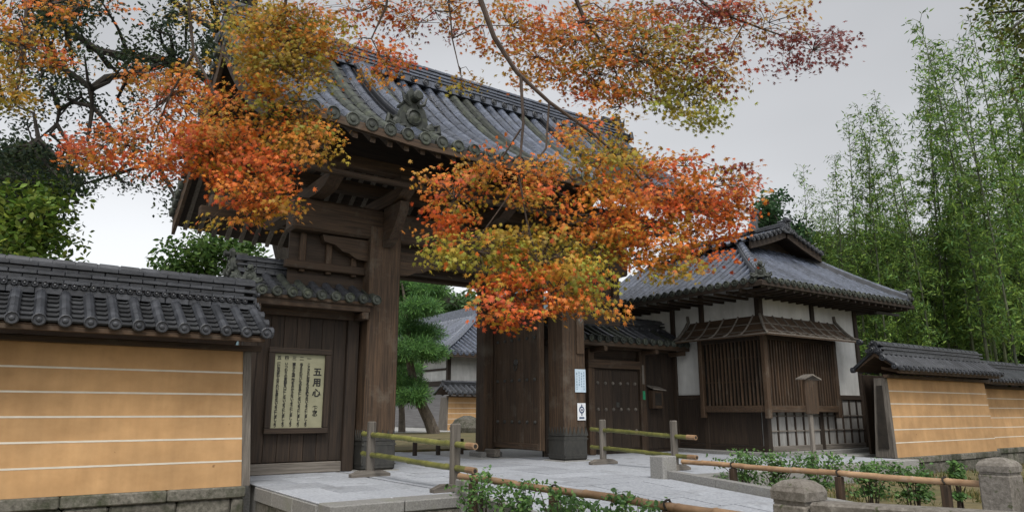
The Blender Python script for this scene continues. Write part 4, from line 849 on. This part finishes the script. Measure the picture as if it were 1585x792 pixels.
DK = [(.025, .042, .02), (.042, .065, .03), (.03, .05, .04), (.055, .07, .025)]
A = lambda x, y, d: tuple(at(x, y, d))
gb_ = at(455, 420, 24); tb = (gb_[0], gb_[1], -.02)
trunk = [tb, A(455, 420, 24), A(425, 300, 24), A(392, 200, 24), A(378, 110, 24), A(384, 30, 24), A(392, -60, 24), A(400, -130, 24)]
limbs = [([A(392, 200, 24), A(335, 130, 23), A(270, 95, 22.5), A(200, 88, 22), A(150, 78, 22), A(105, 45, 22), A(70, 10, 22), A(40, -40, 22)], [0.187, 0.165, 0.138, 0.121, 0.110, 0.094, 0.077, 0.055]),
         ([A(270, 95, 22.5), A(200, 115, 22), A(165, 120, 21.5), A(140, 138, 21), A(143, 165, 21), A(112, 158, 21), A(92, 170, 21), A(88, 192, 21), A(60, 215, 21)], [0.110, 0.105, 0.105, 0.099, 0.083, 0.066, 0.055, 0.044, 0.022]),
         ([A(376, 110, 24), A(340, 50, 23), A(290, 20, 23), A(230, -30, 23)], [0.154, 0.121, 0.099, 0.066]),
         ([A(143, 138, 21), A(90, 100, 21), A(40, 70, 21), A(-30, 60, 21)], [0.094, 0.077, 0.066, 0.055]),
         ([A(405, 240, 24), A(300, 240, 23.5), A(240, 250, 23), A(180, 270, 23), A(110, 290, 23)], [0.110, 0.083, 0.066, 0.050, 0.022])]
cs, rs = [], []
for k in range(210):
    x = random.uniform(-40, 400); y_ = random.uniform(-50, 330)
    if x < 250 and y_ > 300 and x > 110: continue
    if 30 < x < 120 and 130 < y_ < 230 and random.random() < .6: continue
    if 150 < x < 260 and 60 < y_ < 260 and random.random() < .35: continue
    if x > 120 and y_ > 230 and random.random() < .5: continue
    cs.append(A(x, y_, random.uniform(20, 25))); rs.append(random.uniform(.4, .75))
tree('evergreen_tree', tb, trunk, [.55, .5, .45, .42, .38, .3, .2, .1], cs, rs, 25000, DK, .095, 'large dark evergreen with bent limbs behind the left wall', limbs=limbs)
cs, rs = [], []
for k in range(44): cs.append(A(random.uniform(-60, 95-max(0, (360-0)*0)), random.uniform(300, 420), random.uniform(19, 23))); rs.append(random.uniform(.5, .8))
cs = [c for c in cs if True]; gb2 = at(20, 430, 21)
tree('green_maple', (gb2[0], gb2[1], -.02), [(gb2[0], gb2[1], -.02), A(20, 520, 21), A(25, 430, 21), A(30, 360, 21)], [.2, .18, .12, .05], cs, rs, 5200, [(.08, .15, .02), (.14, .22, .03), (.2, .24, .035), (.06, .11, .02)], .16, 'bright green maple showing above the left ochre wall')
cs = [A(random.uniform(-60, 90), random.uniform(235, 320), random.uniform(25, 28)) for k in range(26)]
gb3 = at(-10, 430, 27); tree('dark_tree', (gb3[0], gb3[1], -.02), [(gb3[0], gb3[1], -.02), A(-10, 500, 27), A(0, 330, 27), A(5, 260, 27)], [.3, .25, .18, .06], cs, [random.uniform(.7, 1.2) for _ in cs], 3600, [(.025, .04, .03), (.035, .055, .03), (.05, .07, .035)], .2, 'dark bluish tree behind the bright green maple at left')
cs = [A(random.uniform(255, 385), random.uniform(375, 440), random.uniform(30, 33)) for k in range(30)]
gb4 = at(320, 440, 31); tree('garden_tree', (gb4[0], gb4[1], -.02), [(gb4[0], gb4[1], -.02), A(322, 520, 31), A(320, 440, 31), A(322, 390, 31)], [.22, .2, .15, .06], cs, [random.uniform(.6, 1.0) for _ in cs], 3800, [(.04, .09, .02), (.07, .14, .03), (.11, .18, .04)], .2, 'green tree seen under the left gable of the gate')
for k, (x, y_, r_, lb) in enumerate(((1192, 322, 1.0, 'small round tree top behind the gatehouse ridge'), (1228, 365, 1.3, 'dark conifer beside the gatehouse roof before the bamboo'))):
    g = at(x, 400, 33); cs = [A(x+random.uniform(-14, 14), y_+random.uniform(-18, 45), 33+random.uniform(-1, 1)) for _ in range(20)]
    tree('yard_tree', (g[0], g[1], -.3), [(g[0], g[1], -.3), A(x, 470, 33), A(x, y_, 33)], [.2, .16, .05], cs, [.55]*20, 2200, [(.03, .07, .03), (.05, .10, .04), (.06, .12, .05)], .17, lb)
cs = [A(random.uniform(590, 745), random.uniform(462, 492), random.uniform(84, 90)) for k in range(34)]
g = at(660, 440, 81); tree('far_tree', (g[0], g[1], -.02), [(g[0], g[1], -.02), A(660, 560, 81), A(662, 450, 81)], [.5, .4, .15], cs, [1.8]*34, 3600, [(.05, .10, .04), (.08, .15, .05), (.11, .19, .06)], .5, 'far green treetops above the hall seen through gate')
# leafy branch of a tree outside the right edge
cs = [A(random.uniform(1525, 1680), random.uniform(-40, 70), random.uniform(17, 20)) for k in range(26)]+[A(random.uniform(1600, 1700), random.uniform(70, 180), 18.5) for k in range(8)]
g = at(1760, 500, 19); tree('broadleaf_tree', (g[0], g[1], -.62), [(g[0], g[1], -.62), A(1760, 400, 19), A(1740, 200, 19), A(1700, 60, 19), A(1650, 0, 19)], [.35, .3, .22, .14, .06], cs, [random.uniform(.45, .7) for _ in cs], 3600, [(.06, .09, .02), (.11, .13, .025), (.17, .16, .03), (.05, .07, .02)], .11, 'broadleaf tree reaching in at the top right corner')

# ------------------------------------------------------------------ bamboo grove on the right
BAM = [(.13, .23, .04), (.18, .29, .055), (.25, .35, .07), (.08, .15, .035), (.11, .22, .075)]
def bam_variant(k):
    h = 14.0; bend = random.uniform(.2, .9); a = random.uniform(0, 6.28); pts, rad = [], []
    f = lambda z: (bend*math.cos(a)*(z/h)**2.6, bend*math.sin(a)*(z/h)**2.6, z)
    for i in range(27):
        for e, kk in ((0, 1.12), (.08, .95), (.92, .95)):
            z = (i+e)/27*h; pts.append(f(z)); rad.append(.06*kk*(1-.88*(z/h)**1.3))
    culm = MB().tube(pts, rad, 6).mesh('culm', M['bamboo_l' if k % 3 else 'culm_d'], True)
    pos, br = [], MB(); n = 0
    for z in np.linspace(h*.26, h*.995, 44):
        for s_ in range(2):
            b = random.uniform(0, 6.28); l = (.22+.85*math.sin(math.pi*min(1, (1.06-z/h)*1.15))**.8)*random.uniform(.5, 1); o = np.array(f(z)); e = o+np.array((l*math.cos(b), l*math.sin(b), l*.45)); 
            e[2] -= .55*l*l*.5; br.tube([o, (o+e)/2+np.array((0, 0, .22*l)), e], [.011, .007, .003], 3, False)
            m = int((9+22*l)*(2.1-1.7*z/h)); t = rng.random((m, 1))**.55; q_ = o+(e-o)*t+np.array((0, 0, 1.0))*(.22*l*4*t*(1-t)*.5); pos.append(q_+rng.standard_normal((m, 3))*np.array((.10, .10, .07))-np.array((0, 0, .06)))
    pos = np.concatenate(pos); n = len(pos); nr = rng.standard_normal((n, 3))+np.array((0, 0, .6))
    lv = leafmesh('leaves', [(0, 0, 0), (.13, .35, .02), (0, 1, -.12), (-.13, .35, .02)], [(0, 1, 2, 3)], pos, nr, rng.random(n)*6.28, rng.uniform(.13, .27, n), colmix(BAM, n, .3), M['leaf'])
    return culm, lv, br.mesh('branchlets', M['bamboo_l'])
BV = [bam_variant(k) for k in range(7)]
def bplant(x, ytop, d, label, group):
    top = at(x, ytop, d); h = top[2]+.62; s_ = h/14.0; cu, lv, br = BV[random.randrange(7)]; c = top
    t = thing('bamboo', (c[0], c[1], -.62), label, 'bamboo', group); a = random.uniform(0, 6.28); sc = (s_*.9, s_*.9, s_)
    t.rotation_euler = (0, 0, a); t.scale = sc
    inst('culm', cu, t, WL[t]); inst('leaves', lv, t, WL[t]); inst('branchlets', br, t, WL[t])
front = [(1238, 262, 34, 'shortest slender bamboo standing alone beside the gatehouse roof'), (1302, 185, 33, 'bamboo with pale tip at the left of the tall stand'), (1455, 30, 31, 'tallest bamboo with dark culm left of the corner tree'), (1375, 150, 33, 'tall bamboo midway between gatehouse roof and right corner')]
for x, yt, d, lb in front: bplant(x, yt, d, lb, None)
ORD = 'first second third fourth fifth sixth seventh eighth ninth tenth eleventh twelfth thirteenth fourteenth fifteenth sixteenth seventeenth eighteenth nineteenth'.split()
tall = sorted([(1318, 170), (1335, 215), (1350, 175), (1395, 165), (1410, 95), (1425, 120), (1440, 60), (1470, 45), (1485, 75), (1500, 60), (1515, 40), (1530, 20), (1548, 30), (1565, 10), (1580, 30), (1600, 20), (1285, 240), (1265, 290), (1255, 330)])
for i, (x, yt) in enumerate(tall):
    bplant(x, yt+random.uniform(-10, 10), random.uniform(29, 36), 'slender bamboo against the sky, %s of the front row from the gatehouse' % ORD[i], 'tall bamboos against the sky')
for k in range(64):
    x = random.uniform(1225, 1620); bplant(x, max(190, 370-(x-1225)*.42)+random.uniform(-20, 90), random.uniform(34, 46), 'bamboo deeper in the grove behind the right wall', 'bamboos deep in the grove')
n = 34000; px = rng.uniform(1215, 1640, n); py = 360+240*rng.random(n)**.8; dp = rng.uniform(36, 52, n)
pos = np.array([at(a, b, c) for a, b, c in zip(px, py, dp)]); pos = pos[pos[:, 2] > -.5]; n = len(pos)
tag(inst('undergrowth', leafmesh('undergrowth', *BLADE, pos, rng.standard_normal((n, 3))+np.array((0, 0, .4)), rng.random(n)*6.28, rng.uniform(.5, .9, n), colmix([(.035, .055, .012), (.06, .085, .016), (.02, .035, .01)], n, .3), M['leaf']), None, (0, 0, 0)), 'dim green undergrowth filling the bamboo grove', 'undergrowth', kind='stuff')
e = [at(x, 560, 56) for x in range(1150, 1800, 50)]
struct('sky_block_bank', MB().grid([[(p[0]+j*4, p[1]+j*3, -.62+7.5*j) for p in e] for j in range(3)]), mk('bank', (.012, .02, .008), (.035, .05, .018), (1, 1, 1), 1, .5, var=0))  # dark slope added behind the grove to block the sky

# ------------------------------------------------------------------ the maple over the approach
RED, ORA, OLI, GRE, PUR = (.50, .07, .02), (.56, .16, .02), (.35, .24, .028), (.22, .25, .03), (.15, .03, .028)
P1 = [RED, ORA, ORA, RED, OLI]; P2 = [ORA, ORA, OLI, OLI, RED]; P3 = [OLI, OLI, GRE, ORA]; P4 = [GRE, GRE, OLI, OLI]; P5 = [PUR, PUR, RED, OLI]; P6 = [GRE, OLI, PUR, ORA]
# x, y, rx, ry (spread of a spray in view), leaves per 100 square pixels, depth, palette
BL = [(1000, 60, 90, 44, .55, 5.7, P6), (1065, 95, 75, 44, .6, 5.6, P6), (930, 115, 70, 40, .5, 5.6, P2), (1120, 115, 46, 36, .55, 5.6, P5), (1090, 175, 44, 20, .6, 5.5, P4), (830, 90, 60, 40, .45, 5.7, P2), (440, 100, 70, 52, 1.7, 5.2, P3), (500, 55, 52, 36, 1.5, 5.4, P3), (405, 60, 42, 44, 1.5, 5.3, P3), (1148, 305, 22, 34, 1.1, 5.3, P1), (1135, 325, 30, 30, 1.2, 5.2, P1), (420, 40, 70, 40, 1.6, 5.5, P3), (470, 80, 50, 40, 1.5, 5.3, P3), (395, 100, 40, 40, 1.3, 5.4, P3), (1000, 385, 50, 34, 1.4, 5.0, P2), (960, 360, 50, 34, 1.3, 4.9, P2), (1130, 345, 34, 30, 1.3, 5.2, P1), (400, 215, 110, 50, 1.7, 5.2, P2), (375, 275, 75, 50, 2, 5.0, P1), (440, 185, 75, 35, 1.6, 5.3, P3), (330, 240, 80, 50, 1.6, 5.1, P1), (415, 330, 38, 28, 1.9, 4.9, P2), (325, 338, 16, 16, 1.6, 4.9, P3), (480, 222, 46, 38, 1.6, 5.1, P3), (395, 300, 55, 40, 1.5, 4.9, P1),
      (285, 165, 85, 45, .75, 5.5, P2), (195, 225, 95, 36, .75, 5.6, P1), (140, 240, 50, 20, .8, 5.6, P1), (255, 115, 85, 24, .8, 5.7, P2), (250, 260, 50, 26, .8, 5.4, P1), (300, 215, 60, 40, 1.1, 5.3, P2),
      (35, 70, 58, 60, 1.25, 5.4, P3), (15, 20, 50, 30, 1.3, 5.3, P2), (25, 150, 28, 35, .9, 5.4, P3), (120, 12, 95, 14, 1.2, 5.5, P2), (75, 85, 25, 16, .8, 5.4, P2),
      (430, 62, 88, 50, 1.5, 5.4, P3), (450, 110, 62, 34, 1.5, 5.3, P3), (345, 20, 90, 26, 1.1, 5.6, P3), (395, 145, 40, 25, 1.1, 5.3, P2), (480, 30, 60, 26, 1.2, 5.5, P3),
      (600, 92, 42, 34, 1.6, 5.5, P1), (545, 80, 55, 20, 1.5, 5.5, P1), (590, 122, 26, 12, 1.4, 5.4, P2), (715, 132, 25, 17, 1.5, 5.6, P3),
      (560, 18, 90, 24, .6, 5.9, P1), (650, 35, 80, 36, .5, 5.9, P5), (690, 8, 90, 14, .6, 5.8, P2), (790, 40, 95, 44, .65, 5.7, P2), (890, 60, 100, 56, .7, 5.6, P2), (990, 95, 105, 62, .62, 5.6, P6), (1060, 150, 75, 42, .65, 5.5, P4), (1110, 45, 95, 44, .6, 5.7, P5), (1258, 78, 50, 38, .9, 5.7, [PUR, PUR, (.18, .05, .04)]), (1190, 35, 60, 34, .5, 5.8, P5), (1050, 14, 130, 18, .6, 5.8, P5), (865, 125, 70, 32, .55, 5.6, P2), (960, 165, 50, 28, .6, 5.5, P3), (890, 205, 34, 24, .9, 5.2, P2), (940, 20, 80, 20, .55, 5.8, P2), (1220, 105, 26, 14, .7, 5.7, [PUR]),
      (700, 300, 45, 45, 1.3, 4.9, P2), (765, 265, 55, 40, 1.3, 4.9, P2), (850, 290, 80, 50, 1.35, 4.9, P2), (930, 330, 75, 52, 1.5, 4.9, P2), (1010, 290, 85, 42, 1.5, 5.1, P1), (1075, 310, 75, 46, 1.5, 5.2, P1), (1095, 380, 52, 44, 1.7, 5.1, P1), (1010, 350, 65, 36, 1.5, 5.0, P1), (1042, 418, 38, 26, 1.7, 5.0, P3), (1060, 258, 62, 22, .8, 5.4, P1), (1135, 285, 28, 36, 1.0, 5.3, P5), (1120, 330, 40, 30, 1.2, 5.2, P1),
      (735, 388, 85, 30, 1.8, 4.7, P4), (690, 405, 45, 14, 1.6, 4.7, P4), (850, 402, 75, 38, 1.6, 4.7, P3), (795, 455, 52, 46, 1.9, 4.6, P1), (785, 490, 38, 20, 1.8, 4.6, P1), (860, 448, 66, 42, 1.8, 4.6, P2), (922, 435, 32, 52, 1.7, 4.7, P4), (945, 482, 22, 14, 1.5, 4.7, P2), (678, 352, 22, 30, 1.7, 4.8, P1), (668, 285, 22, 16, 1.3, 4.9, P2), (935, 250, 55, 34, .95, 5.1, P3), (800, 365, 60, 24, 1.2, 4.8, P3), (900, 380, 50, 30, 1.3, 4.8, P4), (960, 230, 30, 25, .8, 5.2, P3), (985, 400, 26, 20, 1.0, 5.0, P2)]
tbase = (-1.3, 2.9, -.62)
MT = thing('maple_tree', tbase, 'maple in orange and red autumn leaf hanging over the view', 'tree')
fork = (-.7, 3.2, 3.6)
part('trunk', MB().tube([tbase, (-1.25, 2.95, 1.0), (-1.1, 3.0, 2.4), fork], [.26, .2, .17, .15], 10), M['bark_m'], MT, True)
l1 = (.9, 3.6, 5.6); l2 = A(640, -190, 5.2); l0 = A(180, -160, 5.6); l3 = A(1000, -150, 5.7)
BRN = [([fork, (-.2, 3.5, 4.8), l1, A(450, -170, 5.2), l2, A(760, -150, 5.3), l3, A(1180, -90, 5.8)], [.13, .12, .10, .085, .07, .06, .05, .03]),
       ([fork, (-.7, 4.2, 4.6), l0, A(60, -70, 5.6), A(-20, 10, 5.5)], [.1, .08, .06, .04, .02]),
       ([l2, A(720, -70, 5.1), A(744, 0, 5.0), A(765, 58, 5.0), A(800, 112, 5.0), A(850, 158, 5.0), A(920, 208, 5.0), A(978, 262, 5.1), A(1012, 300, 5.1), A(1080, 330, 5.1)], [.04, .026, .02, .018, .016, .013, .011, .008, .006, .003]),
       ([A(806, 118, 5.0), A(810, 190, 4.9), A(803, 270, 4.8), A(815, 340, 4.7), A(832, 405, 4.65), A(825, 450, 4.6)], [.012, .01, .008, .006, .005, .002]),
       ([A(850, 158, 5.0), A(845, 230, 4.95), A(790, 300, 4.8), A(740, 370, 4.7), A(690, 400, 4.7)], [.008, .007, .005, .004, .002]),
       ([A(806, 200, 4.9), A(770, 255, 4.9), A(715, 290, 4.9), A(680, 350, 4.8)], [.007, .006, .004, .002]),
       ([A(978, 262, 5.1), A(960, 330, 5.0), A(925, 400, 4.75), A(930, 450, 4.7)], [.007, .006, .004, .002]),
       ([A(1012, 300, 5.1), A(1060, 360, 5.1), A(1050, 410, 5.0)], [.006, .004, .002]),
       ([A(840, -120, 5.5), A(880, -30, 5.5), A(905, 32, 5.5), A(940, 76, 5.5), A(975, 82, 5.5), A(1050, 120, 5.5)], [.03, .02, .014, .01, .007, .003]),
       ([A(940, 76, 5.5), A(952, 110, 5.5), A(968, 150, 5.5)], [.008, .006, .003]),
       ([l3, A(1040, -40, 5.7), A(1100, 15, 5.7), A(1180, 45, 5.7), A(1255, 70, 5.7)], [.03, .016, .011, .008, .003]),
       ([A(450, -170, 5.2), A(360, -90, 5.5), A(292, 0, 5.5), A(296, 50, 5.5), A(300, 82, 5.4), A(262, 150, 5.4), A(232, 225, 5.4)], [.05, .025, .016, .013, .011, .007, .003]),
       ([A(300, 82, 5.4), A(335, 150, 5.3), A(352, 210, 5.2), A(385, 270, 5.0), A(410, 330, 4.9)], [.011, .01, .008, .005, .002]),
       ([A(470, -160, 5.2), A(450, -60, 5.4), A(440, 20, 5.4), A(455, 90, 5.3), A(470, 190, 5.2)], [.03, .016, .012, .008, .003]),
       ([A(600, -185, 5.2), A(605, -60, 5.6), A(598, 10, 5.6), A(575, 60, 5.5), A(600, 110, 5.5)], [.025, .014, .01, .006, .003]),
       ([A(640, -190, 5.2), A(690, -60, 5.8), A(700, 60, 5.7), A(715, 125, 5.6)], [.02, .012, .006, .003]),
       ([A(262, 150, 5.4), A(200, 200, 5.6), A(140, 240, 5.6)], [.006, .004, .002]), ([A(60, -70, 5.6), A(40, 20, 5.5), A(35, 100, 5.4), A(22, 165, 5.4)], [.02, .012, .008, .003])]
for pts_, rad in BRN: part('branch', MB().tube(pts_, rad, 7), M['bark_m'], MT, True)
BP = np.array([np.array(a)*(1-f)+np.array(b)*f for pts_, _ in BRN[2:] for a, b in zip(pts_[:-1], pts_[1:]) for f in (0, .33, .66)])
pos, cl, nrm = [], [], []; tw = MB()
for x, y_, rx, ry, dens, d, pal in BL:
    n = int(math.pi*rx*ry/100*dens*(4.9 if dens > 1 else 12)); c0 = np.array(at(x, y_, d)); j = int(np.argmin(np.linalg.norm(BP-c0, axis=1)))
    m = (BP[j]+c0)/2+np.array((0, 0, .06)); tw.tube([BP[j], m, c0], [.006, .005, .003], 4, False)
    ns = max(2, n//22); sub = []
    for k in range(ns):
        a, r_ = random.uniform(0, 6.28), math.sqrt(random.random())*.96
        s_ = np.array(at(x+rx*r_*math.cos(a), y_+ry*r_*math.sin(a), d+random.uniform(-.3, .3))); sub.append(s_)
        b = min((BP[j], m, c0), key=lambda p: np.linalg.norm(p-s_)); tw.tube([b, (b+s_)/2+rng.standard_normal(3)*.02+np.array((0, 0, .02)), s_], [.0035, .0025, .0015], 3, False)
    sub = np.array(sub); i = rng.integers(0, ns, n)
    pos.append(sub[i]+rng.standard_normal((n, 3))*np.array((.07, .07, .03))); sc = colmix(pal, ns, .1); cl.append(np.clip((sc[i]*.72+colmix(pal, n, .1)*.28)*(1+.2*rng.standard_normal((n, 1))), .01, .9)); sn = rng.standard_normal((ns, 3))*.5+np.array((-.42, -.66, .42)); nrm.append(sn[i]+rng.standard_normal((n, 3))*.28)
pos, cl, nrm = np.concatenate(pos), np.concatenate(cl), np.concatenate(nrm); N = len(pos)
part('twigs', tw, M['bark_m'], MT)['kind'] = 'stuff'
size = rng.uniform(.016, .032, N); spin = math.pi+rng.standard_normal(N)*.9
dep = (pos-CAM) @ FW; big = np.argsort(-(size/dep))[:300]; keep = np.ones(N, bool); keep[big] = False
o = inst('leaves', leafmesh('leaves', *STAR, pos[keep]-np.array(tbase), nrm[keep], spin[keep], size[keep], cl[keep], M['mleaf']), MT, tbase); o['kind'] = 'stuff'
Rm = rotmats(nrm[big], spin[big]); lm = {}
for k, b in enumerate(big):
    key = k % 24
    if key not in lm: lm[key] = leafmesh('leaf', *STAR, np.zeros((1, 3)), np.array([[0, 0, 1.]]), np.array([0.]), np.array([1.]), cl[big[k:k+1]], M['mleaf'])
    lo = inst('leaf', lm[key], MT, pos[b]); rs_ = rotmats(np.array([[0, 0, 1.]]), np.array([0.]))[0]
    lo.rotation_euler = Matrix((Rm[k] @ rs_.T).tolist()).to_euler(); lo.scale = (size[b],)*3
print('maple leaves', N)
